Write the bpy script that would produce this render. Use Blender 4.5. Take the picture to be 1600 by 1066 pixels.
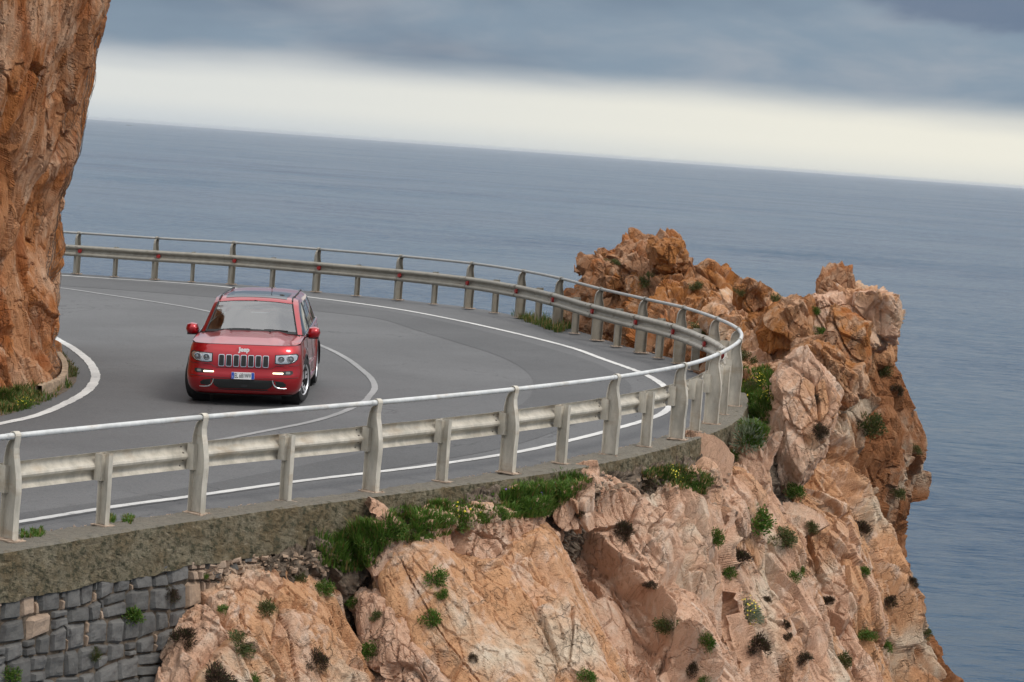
import bpy, bmesh, math, random
import numpy as np
from mathutils import Vector, Matrix, Quaternion

for o in list(bpy.data.objects):
    bpy.data.objects.remove(o)
scene = bpy.context.scene
COL = scene.collection
R = math.radians

# ------------------------------------------------------------------ camera
F = 3778.0                      # focal length in photograph pixels (85 mm lens)
ROLL = math.atan(109 / 1470)
CR, SR = math.cos(ROLL), math.sin(ROLL)
PITCH = R(4.5326)
CP, SP_ = math.cos(PITCH), math.sin(PITCH)
K = 1.073
CAMH = 4.3964 * K
PA, PB = 0.03093, 0.010986      # gentle slope of the road surface
SEA = -36.0

cam_data = bpy.data.cameras.new('camera')
cam = bpy.data.objects.new('camera', cam_data)
COL.objects.link(cam)
right = Vector((CR, SR * SP_, SR * CP)); up = Vector((-SR, CR * SP_, CR * CP)); fwd = Vector((0, CP, -SP_))
m3 = Matrix((right, up, -fwd)).transposed()
cam.matrix_world = Matrix.Translation((0, 0, CAMH)) @ m3.to_4x4()
cam_data.lens = 36 * F / 1600
cam_data.sensor_width = 36
cam_data.clip_start = 0.1
cam_data.clip_end = 200000
scene.camera = cam

# ------------------------------------------------------------------ sky
SUN_EL, SUN_AZ = R(50), R(128)          # azimuth clockwise from +Y (behind the camera, to the left)
world = bpy.data.worlds.new('World'); scene.world = world
world.use_nodes = True
nt = world.node_tree; nt.nodes.clear()
def N(tree, t, **kw):
    n = tree.nodes.new(t)
    for k, v in kw.items(): setattr(n, k, v)
    return n
def L(tree, a, b): tree.links.new(a, b)
def math_node(t, op, a, b=None, c=None, clamp=False):
    n = N(t, 'ShaderNodeMath', operation=op, use_clamp=clamp)
    for i, v in enumerate((a, b, c)):
        if v is None: continue
        if isinstance(v, (int, float)): n.inputs[i].default_value = v
        else: L(t, v, n.inputs[i])
    return n.outputs[0]
def mixc(t, fac, a, b, blend='MIX'):
    n = N(t, 'ShaderNodeMix', data_type='RGBA', blend_type=blend, clamp_factor=True)
    for s, v in ((n.inputs[0], fac), (n.inputs[6], a), (n.inputs[7], b)):
        if isinstance(v, (int, float)): s.default_value = v
        elif isinstance(v, tuple): s.default_value = (*v, 1) if len(v) == 3 else v
        else: L(t, v, s)
    return n.outputs[2]
def maprange(t, v, a, b, c=0.0, d=1.0, smooth=True):
    n = N(t, 'ShaderNodeMapRange', interpolation_type='SMOOTHSTEP' if smooth else 'LINEAR')
    L(t, v, n.inputs[0])
    for i, q in enumerate((a, b, c, d)): n.inputs[i + 1].default_value = q
    return n.outputs[0]
def noise(t, vec, scale, detail=6, rough=0.55, dist=0.0):
    n = N(t, 'ShaderNodeTexNoise')
    if vec is not None: L(t, vec, n.inputs['Vector'])
    n.inputs['Scale'].default_value = scale; n.inputs['Detail'].default_value = detail
    n.inputs['Roughness'].default_value = rough; n.inputs['Distortion'].default_value = dist
    return n.outputs[0]
def mapping(t, vec, scale=(1, 1, 1), rot=(0, 0, 0), loc=(0, 0, 0)):
    n = N(t, 'ShaderNodeMapping'); L(t, vec, n.inputs[0])
    n.inputs['Scale'].default_value = scale; n.inputs['Rotation'].default_value = rot; n.inputs['Location'].default_value = loc
    return n.outputs[0]

tc = N(nt, 'ShaderNodeTexCoord'); d_ = tc.outputs['Generated']
sep = N(nt, 'ShaderNodeSeparateXYZ'); L(nt, d_, sep.inputs[0]); ez = sep.outputs[2]
lowv = mapping(nt, d_, (5, 5, 40))
n_edge = noise(nt, lowv, 1.6, 5, .5)
n_cl = noise(nt, mapping(nt, d_, (9, 9, 30), loc=(3.1, 1.2, .4)), 1.5, 7, .55, .3)
n_big = noise(nt, mapping(nt, d_, (3, 3, 9), loc=(7.3, .2, 2.5)), 1.8, 4, .5)
ez2 = math_node(nt, 'ADD', ez, math_node(nt, 'MULTIPLY', math_node(nt, 'SUBTRACT', n_edge, .5), .010))
# bright clear strip below the cloud deck
band = mixc(nt, maprange(nt, ez, 0.0, .012), (.60, .64, .65), (.79, .79, .725))
band = mixc(nt, maprange(nt, sep.outputs[0], -.2, .2), mixc(nt, .35, band, (.60, .65, .70)), mixc(nt, .5, band, (.92, .88, .74)))
cloud = mixc(nt, maprange(nt, n_cl, .35, .72), (.245, .32, .40), (.345, .39, .445))
cloud = mixc(nt, maprange(nt, n_big, .48, .72, 0, .5), cloud, (.115, .16, .235))
cloud = mixc(nt, maprange(nt, ez, .02, .035), (.38, .43, .50), cloud)
dk = math_node(nt, 'ADD', math_node(nt, 'ADD', ez, math_node(nt, 'MULTIPLY', sep.outputs[0], .22)), math_node(nt, 'MULTIPLY', math_node(nt, 'SUBTRACT', n_cl, .5), .05))
dkm = math_node(nt, 'MULTIPLY', maprange(nt, dk, .094, .106, 0, .75), math_node(nt, 'MULTIPLY', maprange(nt, ez, .10, .17, 1, 0), maprange(nt, sep.outputs[0], .3, .6, 1, 0)))
cloud = mixc(nt, dkm, cloud, (.13, .18, .27))
# the deck gets brighter overhead (thinner, lit from above)
lift = maprange(nt, ez, .07, .62, 0, 1)
zen = mixc(nt, maprange(nt, n_big, .38, .64), (1.62, 1.62, 1.62), (1.25, 1.27, 1.31))
cloud = mixc(nt, lift, cloud, zen)
sky_c = mixc(nt, maprange(nt, ez2, .019, .036), band, cloud)
sky_c = mixc(nt, maprange(nt, ez, -.02, -.002), (.20, .24, .30), sky_c)
ten = N(nt, 'ShaderNodeVectorMath', operation='SCALE'); L(nt, sky_c, ten.inputs[0]); ten.inputs[3].default_value = 10.0
nish = N(nt, 'ShaderNodeTexSky', sky_type='NISHITA'); nish.sun_disc = False
nish.sun_elevation = SUN_EL; nish.sun_rotation = SUN_AZ
fin = mixc(nt, maprange(nt, ez, .05, .5, 0.0, .12), ten.outputs[0], nish.outputs[0])
bg = N(nt, 'ShaderNodeBackground'); L(nt, fin, bg.inputs[0]); bg.inputs[1].default_value = 0.1
wo = N(nt, 'ShaderNodeOutputWorld'); L(nt, bg.outputs[0], wo.inputs[0])

sun_d = bpy.data.lights.new('sun', 'SUN'); sun = bpy.data.objects.new('sun', sun_d); COL.objects.link(sun)
sun_d.energy = 1.5; sun_d.angle = R(16); sun_d.color = (1, .955, .89)
sdir = Vector((math.sin(SUN_AZ) * math.cos(SUN_EL), math.cos(SUN_AZ) * math.cos(SUN_EL), math.sin(SUN_EL)))
sun.rotation_euler = sdir.to_track_quat('Z', 'Y').to_euler()
sun.location = sdir * 60
vs = scene.view_settings
vs.view_transform = 'Standard'; vs.look = 'None'; vs.gamma = 1; vs.use_curve_mapping = False; vs.exposure = 0.0

# ------------------------------------------------------------------ helpers
def ray(px, py):
    dx, dy = px - 800.0, py - 533.0
    u = dx * CR + dy * SR; v = -dx * SR + dy * CR
    return np.array([u, F * CP - v * SP_, -F * SP_ - v * CP])
def P(px, py, D):                 # point of the place seen at a pixel, D (x K) metres ahead
    r = ray(px, py); return r * (D * K / r[1]) + np.array([0, 0, CAMH])
def G(px, py, dz=0.0):            # point on the road surface
    r = ray(px, py); t = -CAMH / (r[2] - PA * r[0] - PB * r[1])
    p = r * t; p[2] += CAMH + dz; return p
def roadz(x, y): return PA * x + PB * y
def cr(pts, n):                   # Catmull-Rom through points, n samples per span
    p = np.array(pts, float); p = np.vstack([2 * p[0] - p[1], p, 2 * p[-1] - p[-2]])
    out = []
    for i in range(1, len(p) - 2):
        for k in range(n):
            t = k / n
            out.append(.5 * ((2 * p[i]) + (-p[i-1] + p[i+1]) * t + (2*p[i-1] - 5*p[i] + 4*p[i+1] - p[i+2]) * t*t + (-p[i-1] + 3*p[i] - 3*p[i+1] + p[i+2]) * t**3))
    out.append(p[-2]); return np.array(out)
def resample(pts, step):
    p = np.array(pts, float); s = np.r_[0, np.cumsum(np.linalg.norm(np.diff(p, axis=0), axis=1))]
    n = max(2, int(round(s[-1] / step)) + 1); q = np.linspace(0, s[-1], n)
    return np.stack([np.interp(q, s, p[:, i]) for i in range(p.shape[1])], 1)
def pairs(l): return [(l[i], l[i+1]) for i in range(0, len(l), 2)]

def tag(o, label=None, cat=None, group=None, kind=None):
    if label: o['label'] = label
    if cat: o['category'] = cat
    if group: o['group'] = group
    if kind: o['kind'] = kind
    return o
def mesh_obj(name, verts, faces, mat=None, parent=None, smooth=False):
    me = bpy.data.meshes.new(name)
    me.from_pydata([tuple(map(float, v)) for v in verts], [], faces)
    if mat: me.materials.append(mat)
    if smooth: me.polygons.foreach_set('use_smooth', [True] * len(me.polygons))
    me.update()
    o = bpy.data.objects.new(name, me); COL.objects.link(o)
    if parent: o.parent = parent
    return o
def grid_obj(name, V, mat, parent=None, smooth=False, closed_u=False, tint=None):
    """V: (rows, cols, 3) array -> fast quad grid mesh"""
    nr, nc = V.shape[:2]
    idx = np.arange(nr * nc).reshape(nr, nc)
    a, b, c, d = idx[:-1, :-1], idx[:-1, 1:], idx[1:, 1:], idx[1:, :-1]
    q = np.stack([a, d, c, b], -1).reshape(-1, 4)
    me = bpy.data.meshes.new(name)
    me.vertices.add(nr * nc); me.vertices.foreach_set('co', V.reshape(-1).astype(np.float32))
    me.loops.add(q.size); me.loops.foreach_set('vertex_index', q.reshape(-1).astype(np.int32))
    me.polygons.add(len(q)); me.polygons.foreach_set('loop_start', (np.arange(len(q)) * 4).astype(np.int32))
    me.polygons.foreach_set('use_smooth', [smooth] * len(q))
    if tint is not None:
        at = me.attributes.new('tint', 'FLOAT', 'POINT'); at.data.foreach_set('value', tint.reshape(-1).astype(np.float32))
    me.materials.append(mat); me.update(calc_edges=True); me.validate()
    o = bpy.data.objects.new(name, me); COL.objects.link(o)
    if parent: o.parent = parent
    return o
def empty(name, loc=(0, 0, 0), rot=(0, 0, 0)):
    o = bpy.data.objects.new(name, None); COL.objects.link(o); o.location = loc; o.rotation_euler = rot
    o.empty_display_size = .2
    return o

class MB:
    """collects shapes of ONE part"""
    def __init__(s): s.v = []; s.f = []
    def add(s, v, f):
        b = len(s.v); s.v += [tuple(map(float, q)) for q in v]; s.f += [[i + b for i in q] for q in f]; return s
    def box(s, c, d, M=None):
        x, y, z = (k / 2 for k in d)
        v = [Vector((sx * x, sy * y, sz * z)) for sz in (-1, 1) for sy in (-1, 1) for sx in (-1, 1)]
        if M is not None: v = [M @ q for q in v]
        v = [q + Vector(c) for q in v]
        return s.add(v, [(0, 2, 3, 1), (4, 5, 7, 6), (0, 1, 5, 4), (2, 6, 7, 3), (0, 4, 6, 2), (1, 3, 7, 5)])
    def tube(s, path, r, n=8, cap=True):
        p = [Vector(q) for q in path]; m = len(p); rr = r if hasattr(r, '__len__') else [r] * m
        v = []; ref = None
        for i in range(m):
            t = (p[min(i+1, m-1)] - p[max(i-1, 0)]).normalized()
            if ref is None: ref = Vector((0, 0, 1)) if abs(t.z) < .9 else Vector((1, 0, 0))
            a = (ref - t * ref.dot(t)).normalized(); b = t.cross(a); ref = a
            for k in range(n):
                an = 2 * math.pi * k / n
                v.append(p[i] + (a * math.cos(an) + b * math.sin(an)) * rr[i])
        f = [(i*n + k, i*n + (k+1) % n, (i+1)*n + (k+1) % n, (i+1)*n + k) for i in range(m-1) for k in range(n)]
        if cap: f += [tuple(range(n))[::-1], tuple((m-1)*n + k for k in range(n))]
        return s.add(v, f)
    def prism(s, poly, o, ex, ey, ez):
        """poly 2D in plane (ex,ey) at origin o, extruded by vector ez"""
        o, ex, ey, ez = Vector(o), Vector(ex), Vector(ey), Vector(ez)
        n = len(poly); a = [o + ex * q[0] + ey * q[1] for q in poly]
        f = [tuple(range(n))[::-1], tuple(range(n, 2*n))] + [(i, (i+1) % n, n + (i+1) % n, n + i) for i in range(n)]
        return s.add(a + [q + ez for q in a], f)
    def lathe(s, prof, o, axis, n=32):
        o, ax = Vector(o), Vector(axis).normalized()
        a = ax.orthogonal().normalized(); b = ax.cross(a); m = len(prof)
        v = [o + ax * q[1] + (a * math.cos(2*math.pi*k/n) + b * math.sin(2*math.pi*k/n)) * q[0] for k in range(n) for q in prof]
        f = [(k*m + i, k*m + i+1, ((k+1) % n)*m + i+1, ((k+1) % n)*m + i) for k in range(n) for i in range(m-1)]
        return s.add(v, f)
    def build(s, name, mat, parent=None, smooth=False):
        o = mesh_obj(name, s.v, s.f, mat, parent, smooth)
        bm = bmesh.new(); bm.from_mesh(o.data); bmesh.ops.recalc_face_normals(bm, faces=bm.faces); bm.to_mesh(o.data); bm.free()
        return o
def copy_tree(o, parent=None):
    c = o.copy(); COL.objects.link(c); c.parent = parent
    for ch in o.children: copy_tree(ch, c)
    return c
def set_smooth(o, ang=40):
    me = o.data; me.polygons.foreach_set('use_smooth', [True] * len(me.polygons))
    bm = bmesh.new(); bm.from_mesh(me)
    for e in bm.edges:
        if len(e.link_faces) == 2 and e.calc_face_angle(0) > R(ang): e.smooth = False
    bm.to_mesh(me); bm.free()

# ------------------------------------------------------------------ numpy noise
def hsh(ix, iy, iz, seed=0):
    h = (ix.astype(np.int64) * 374761393 + iy.astype(np.int64) * 668265263 + iz.astype(np.int64) * 2147483647 + seed * 1274126177) & 0xffffffff
    h = ((h ^ (h >> 13)) * 1274126177) & 0xffffffff
    h = ((h ^ (h >> 16)) * 2246822519) & 0xffffffff
    return (h ^ (h >> 15)) & 0xffffffff
def h01(h, k): return (((h * (2654435761 + 2 * k)) >> 7) & 0xffff) / 65535.0
def vnoise(p, seed=0):
    i = np.floor(p); f = p - i; i = i.astype(np.int64); u = f * f * (3 - 2 * f)
    out = 0
    for dx in (0, 1):
        for dy in (0, 1):
            for dz in (0, 1):
                w = (u[:, 0] if dx else 1 - u[:, 0]) * (u[:, 1] if dy else 1 - u[:, 1]) * (u[:, 2] if dz else 1 - u[:, 2])
                out = out + w * h01(hsh(i[:, 0] + dx, i[:, 1] + dy, i[:, 2] + dz, seed), 1)
    return out * 2 - 1
def fbm(p, octv=4, seed=0, gain=.5):
    a, s, o = 1.0, 0, 0
    for k in range(octv):
        o = o + a * vnoise(p * 2.03 ** k + k * 17.3, seed + k); s += a; a *= gain
    return o / s
def facet(q, seed=0, jit=.85, blend=.085):
    """fractured-rock relief: every Voronoi cell is a tilted plane. returns height, edge distance, cell value"""
    b = np.floor(q - .5).astype(np.int64)
    d1 = np.full(len(q), 9.0); d2 = d1.copy(); h1 = np.zeros(len(q)); h2 = h1.copy(); cv = np.zeros(len(q))
    for dx in (0, 1):
        for dy in (0, 1):
            for dz in (0, 1):
                c = b + np.array([dx, dy, dz]); h = hsh(c[:, 0], c[:, 1], c[:, 2], seed)
                cx = c + .5 + (np.stack([h01(h, 1), h01(h, 2), h01(h, 3)], 1) - .5) * jit
                r = q - cx; d = np.sqrt((r * r).sum(1))
                g = np.stack([h01(h, 4), h01(h, 5), h01(h, 6)], 1) * 2 - 1
                hh = (r * g).sum(1) + (h01(h, 7) - .5) * .9
                m = d < d1
                h2 = np.where(m, h1, np.where(d < d2, hh, h2)); d2 = np.where(m, d1, np.minimum(d2, d)); h1 = np.where(m, hh, h1); cv = np.where(m, h01(h, 8), cv); d1 = np.where(m, d, d1)
    w = np.clip((d2 - d1) / blend, 0, 1); h1 = h1 * (.5 + .5 * w) + h2 * (.5 - .5 * w)
    return h1, d2 - d1, cv

# ------------------------------------------------------------------ materials
def new_mat(name):
    m = bpy.data.materials.new(name); m.use_nodes = True
    t = m.node_tree; b = t.nodes['Principled BSDF']; return m, t, b
def bump(t, b, h, dist, strength=1.0, prev=None):
    n = N(t, 'ShaderNodeBump'); n.inputs['Strength'].default_value = strength; n.inputs['Distance'].default_value = dist
    L(t, h, n.inputs['Height'])
    if prev is not None: L(t, prev, n.inputs['Normal'])
    L(t, n.outputs[0], b.inputs['Normal']); return n.outputs[0]
def simple(name, col, rough=.5, metal=0.0, var=0.0, scale=20, coat=0.0, spec=.5):
    m, t, b = new_mat(name)
    b.inputs['Roughness'].default_value = rough; b.inputs['Metallic'].default_value = metal
    b.inputs['Coat Weight'].default_value = coat; b.inputs['Specular IOR Level'].default_value = spec
    if var:
        tc = N(t, 'ShaderNodeTexCoord'); n = noise(t, tc.outputs['Object'], scale, 5)
        c = mixc(t, maprange(t, n, .3, .7), tuple(k * (1 - var) for k in col), tuple(min(1, k * (1 + var)) for k in col))
        L(t, c, b.inputs['Base Color'])
    else: b.inputs['Base Color'].default_value = (*col, 1)
    return m
def emit(name, col, s):
    m, t, b = new_mat(name); b.inputs['Base Color'].default_value = (*col, 1)
    b.inputs['Emission Color'].default_value = (*col, 1); b.inputs['Emission Strength'].default_value = s; return m

# strata frame of the limestone: beds dip steeply, upper left to lower right
T1 = np.array([.42, -.15, -.9]); T1 /= np.linalg.norm(T1)
T2 = np.cross(T1, [0, 1, 0]); T2 /= np.linalg.norm(T2); T3 = np.cross(T1, T2)
BAS = np.stack([T1, T2, T3], 1)
BAS_V = np.array([[-.12, .99, 0], [.05, 0, 1.0], [-.99, -.12, .05]])

def rock_material(name, c1, c2, c3, dark=(.10, .06, .04), grain=1.0, rust=None, rot=-25, spots=.4):
    m, t, b = new_mat(name)
    tc = N(t, 'ShaderNodeTexCoord'); ob = tc.outputs['Object']
    at = N(t, 'ShaderNodeAttribute', attribute_name='tint'); tint = at.outputs['Fac']
    # rotate into bedding frame
    rx = N(t, 'ShaderNodeMapping'); L(t, ob, rx.inputs[0]); rx.inputs['Rotation'].default_value = (0, R(rot), 0); st = rx.outputs[0]
    sv = mapping(t, st, (1, 1, .32))
    n1 = noise(t, ob, 1.1, 6, .6); n2 = noise(t, sv, 3.2, 8, .62, .6); n3 = noise(t, mapping(t, st, (1, 1, .17)), 15, 7, .68, .5); n4 = noise(t, ob, 60, 4, .6)
    ft = math_node(t, 'ADD', tint, math_node(t, 'MULTIPLY', math_node(t, 'SUBTRACT', n1, .5), 1.1))
    c = mixc(t, maprange(t, ft, .25, .75), c1, c2)
    c = mixc(t, maprange(t, ft, 1.0, 1.45, 0, .9), c, (.25, .095, .035))
    c = mixc(t, maprange(t, n2, .48, .70), c, mixc(t, maprange(t, ft, .8, 1.2), c3, (.36, .17, .08)))
    c = mixc(t, maprange(t, n3, .52, .70, 0, .55), c, tuple(k * .52 for k in c2))
    c = mixc(t, maprange(t, n3, .30, .18, 0, .6), c, tuple(min(.75, k * 1.35) for k in c3))
    # mineral stains and lichen specks
    n5 = noise(t, ob, 2.6, 9, .72)
    c = mixc(t, maprange(t, n5, .59, .69, 0, spots), c, dark)
    n7 = noise(t, mapping(t, ob, (1, 1, 1), loc=(9, 5, 1)), .55, 5, .6)
    c = mixc(t, maprange(t, n7, .50, .68, 0, .75), c, tuple(min(.72, k * 1.12) for k in c3))
    c = mixc(t, maprange(t, n4, .64, .78, 0, .4), c, dark)
    if rust:
        n6 = noise(t, mapping(t, st, (1.3, 1.3, .4), loc=(4, 2, 7)), 1.2, 6, .6)
        c = mixc(t, maprange(t, n6, .5, .64, 0, .8), c, rust)
    CM = c; COLLATE = 1
    b.inputs['Roughness'].default_value = .93; b.inputs['Specular IOR Level'].default_value = .2
    # fine relief: thin joints + grain
    vor = N(t, 'ShaderNodeTexVoronoi', feature='DISTANCE_TO_EDGE'); L(t, mapping(t, st, (1, 1, .22)), vor.inputs['Vector']); vor.inputs['Scale'].default_value = 3.4
    wv = N(t, 'ShaderNodeVectorMath', operation='ADD'); L(t, mapping(t, st, (1, 1, .16)), wv.inputs[0])
    nn = N(t, 'ShaderNodeTexNoise'); L(t, ob, nn.inputs['Vector']); nn.inputs['Scale'].default_value = 5; nn.inputs['Detail'].default_value = 5
    sc = N(t, 'ShaderNodeVectorMath', operation='SCALE'); L(t, nn.outputs['Color'], sc.inputs[0]); sc.inputs[3].default_value = .35
    L(t, sc.outputs[0], wv.inputs[1]); L(t, wv.outputs[0], vor.inputs['Vector'])
    ed = maprange(t, vor.outputs['Distance'], 0, .06)
    h = math_node(t, 'ADD', math_node(t, 'MULTIPLY', math_node(t, 'MULTIPLY', ed, .5), maprange(t, n1, .4, .6)), math_node(t, 'ADD', math_node(t, 'MULTIPLY', n3, .9), math_node(t, 'MULTIPLY', n4, .35)))
    dirt = math_node(t, 'MULTIPLY', maprange(t, vor.outputs['Distance'], .016, .0), maprange(t, n1, .48, .62, 0, .5))
    c = mixc(t, dirt, c, (.07, .04, .025)); L(t, c, b.inputs['Base Color'])
    p = bump(t, b, h, .07 * grain, 1.0)
    return m

M_PINK = rock_material('pink_limestone', (.67, .415, .28), (.62, .335, .175), (.74, .55, .42))
M_ORANGE = rock_material('orange_limestone', (.38, .20, .11), (.40, .165, .05), (.54, .35, .23), spots=.75, dark=(.07, .04, .025), rust=(.40, .14, .04))
M_BROWN = rock_material('brown_cliff_rock', (.50, .24, .115), (.48, .185, .06), (.60, .40, .27), dark=(.06, .03, .018), rust=(.34, .105, .03), rot=7)

def metal_paint(name, ca, cb_, fa_, fb_):
    m, t, b = new_mat(name)
    tc = N(t, 'ShaderNodeTexCoord'); ob = tc.outputs['Object']
    n1 = noise(t, mapping(t, ob, (1, 1, .35)), 6, 7, .65); n2 = noise(t, mapping(t, ob, (1, 1, 3)), 2.2, 5, .6); n3 = noise(t, ob, 45, 5, .6)
    c = mixc(t, maprange(t, n1, .3, .7), ca, cb_)
    c = mixc(t, maprange(t, n2, .52, .72, 0, .55), c, (.40, .29, .18))
    c = mixc(t, maprange(t, n3, .66, .76, 0, .8), c, (.25, .11, .05))
    # the far stretch faces off the light; that shade is mixed in as brown
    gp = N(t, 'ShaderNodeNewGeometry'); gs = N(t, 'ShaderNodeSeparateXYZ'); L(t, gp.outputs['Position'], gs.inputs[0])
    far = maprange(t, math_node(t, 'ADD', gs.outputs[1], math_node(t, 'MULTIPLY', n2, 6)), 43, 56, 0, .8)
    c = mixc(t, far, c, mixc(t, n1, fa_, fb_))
    L(t, c, b.inputs['Base Color']); b.inputs['Metallic'].default_value = .1
    L(t, maprange(t, n1, .2, .8, .38, .6), b.inputs['Roughness']); bump(t, b, n3, .002, .5)
    return m
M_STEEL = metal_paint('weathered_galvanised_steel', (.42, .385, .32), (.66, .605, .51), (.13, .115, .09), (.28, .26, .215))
M_RUST = simple('rusty_plate', (.36, .27, .20), .9, 0, .45, 14)
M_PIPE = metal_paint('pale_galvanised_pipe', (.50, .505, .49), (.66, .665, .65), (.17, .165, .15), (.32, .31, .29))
M_BOLT = simple('dull_bolt', (.16, .14, .12), .6, .5)
M_REFL = simple('red_reflector', (.28, .015, .012), .4, 0, .3, 30)

def asphalt(name, base, var=.12):
    m, t, b = new_mat(name); tc = N(t, 'ShaderNodeTexCoord'); ob = tc.outputs['Object']
    n1 = noise(t, ob, .35, 5, .6); n2 = noise(t, ob, 45, 3, .7); n3 = noise(t, mapping(t, ob, (1, 1, 1)), 3.0, 6, .65)
    n4 = noise(t, ob, 140, 2, .6)
    c = mixc(t, maprange(t, n1, .3, .7), tuple(k * (1 - var) for k in base), tuple(k * (1 + var) for k in base))
    c = mixc(t, maprange(t, n3, .52, .72, 0, .4), c, tuple(k * .7 for k in base))
    c = mixc(t, maprange(t, n4, .55, .75, 0, .5), c, tuple(k * 1.9 for k in base))
    c = mixc(t, maprange(t, n4, .45, .3, 0, .5), c, tuple(k * .45 for k in base))
    n6 = noise(t, ob, 26, 4, .75); c = mixc(t, maprange(t, n6, .5, .66, 0, .5), c, tuple(k * .62 for k in base)); c = mixc(t, maprange(t, n6, .5, .34, 0, .3), c, tuple(k * 1.5 for k in base))
    # hairline cracks
    vo = N(t, 'ShaderNodeTexVoronoi', feature='DISTANCE_TO_EDGE'); vo.inputs['Scale'].default_value = .32
    wv = N(t, 'ShaderNodeVectorMath', operation='ADD'); L(t, ob, wv.inputs[0])
    nn = N(t, 'ShaderNodeTexNoise'); L(t, ob, nn.inputs['Vector']); nn.inputs['Scale'].default_value = 1.5; nn.inputs['Detail'].default_value = 7
    L(t, nn.outputs['Color'], wv.inputs[1]); L(t, wv.outputs[0], vo.inputs['Vector'])
    cr_ = math_node(t, 'MULTIPLY', maprange(t, vo.outputs['Distance'], .007, .001), maprange(t, n1, .5, .6, 0, .6))
    c = mixc(t, cr_, c, tuple(k * .35 for k in base))
    L(t, c, b.inputs['Base Color']); b.inputs['Roughness'].default_value = .82; b.inputs['Specular IOR Level'].default_value = .35
    bump(t, b, n2, .008, .7); return m
M_ASPH = asphalt('worn_asphalt', (.120, .120, .121))
M_ASPH2 = asphalt('dark_asphalt', (.095, .095, .096))

def line_mat():
    m, t, b = new_mat('road_paint'); tc = N(t, 'ShaderNodeTexCoord'); ob = tc.outputs['Object']
    n1 = noise(t, ob, 9, 8, .75); n2 = noise(t, ob, .8, 4, .6); n3 = noise(t, ob, 70, 3, .6)
    c = mixc(t, maprange(t, n2, .35, .7), (.66, .65, .62), (.50, .49, .47))
    w = math_node(t, 'ADD', n1, math_node(t, 'MULTIPLY', math_node(t, 'SUBTRACT', n3, .5), .5))
    c = mixc(t, maprange(t, w, .56, .70, 0, .85), c, (.16, .155, .15))
    L(t, c, b.inputs['Base Color']); b.inputs['Roughness'].default_value = .75; return m
M_LINE = line_mat()
M_LINE2 = line_mat(); M_LINE2.name = 'faded_road_paint'
for n in M_LINE2.node_tree.nodes:
    if n.type == 'MIX' and tuple(round(k, 2) for k in n.inputs[6].default_value[:3]) == (.66, .65, .62):
        n.inputs[6].default_value = (.31, .305, .30, 1); n.inputs[7].default_value = (.24, .24, .235, 1)

def concrete():
    m, t, b = new_mat('mossy_rough_concrete'); tc = N(t, 'ShaderNodeTexCoord'); ob = tc.outputs['Object']
    n1 = noise(t, ob, 2.3, 7, .65); n2 = noise(t, ob, 12, 8, .7); n3 = noise(t, ob, 55, 4, .7)
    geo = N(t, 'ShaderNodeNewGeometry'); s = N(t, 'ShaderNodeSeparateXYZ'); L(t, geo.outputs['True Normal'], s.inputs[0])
    c = mixc(t, maprange(t, n1, .35, .65), (.245, .212, .145), (.185, .140, .08))
    c = mixc(t, maprange(t, n2, .47, .62, 0, .9), c, (.07, .068, .042))
    c = mixc(t, maprange(t, n2, .43, .30, 0, .75), c, (.40, .34, .24))
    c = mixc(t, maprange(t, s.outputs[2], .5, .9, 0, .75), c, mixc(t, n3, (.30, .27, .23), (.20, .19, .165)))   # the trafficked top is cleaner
    c = mixc(t, maprange(t, n3, .62, .75, 0, .7), c, (.06, .055, .04))
    c = mixc(t, maprange(t, n3, .36, .25, 0, .6), c, (.46, .42, .36))
    L(t, c, b.inputs['Base Color']); b.inputs['Roughness'].default_value = .95; b.inputs['Specular IOR Level'].default_value = .2
    h = math_node(t, 'ADD', n2, math_node(t, 'MULTIPLY', n3, .6)); bump(t, b, h, .05, 1.0); return m
M_CONC = concrete()
def stone_mat(name, cols):
    m, t, b = new_mat(name); tc = N(t, 'ShaderNodeTexCoord'); ob = tc.outputs['Object']
    info = N(t, 'ShaderNodeObjectInfo'); off = N(t, 'ShaderNodeVectorMath', operation='ADD'); L(t, ob, off.inputs[0])
    cm = N(t, 'ShaderNodeCombineXYZ'); L(t, math_node(t, 'MULTIPLY', info.outputs['Random'], 40), cm.inputs[0]); L(t, cm.outputs[0], off.inputs[1]); v = off.outputs[0]
    n1 = noise(t, v, 5, 7, .65); n2 = noise(t, v, 30, 6, .7)
    c = mixc(t, info.outputs['Random'], cols[0], cols[1])
    c = mixc(t, maprange(t, n1, .45, .7, 0, .8), c, cols[2])
    c = mixc(t, maprange(t, n2, .57, .72, 0, .6), c, tuple(k * 1.7 for k in cols[0]))
    L(t, c, b.inputs['Base Color']); b.inputs['Roughness'].default_value = .88
    bump(t, b, math_node(t, 'ADD', n1, math_node(t, 'MULTIPLY', n2, .5)), .02, .8); return m
M_STONE = stone_mat('grey_blue_wall_stone', ((.105, .101, .094), (.165, .158, .148), (.070, .063, .060)))
M_STONE2 = stone_mat('tan_wall_stone', ((.36, .25, .17), (.42, .31, .23), (.26, .19, .14)))
M_SOIL = simple('dark_soil_and_mortar', (.115, .085, .06), .95, 0, .5, 14)

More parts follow.
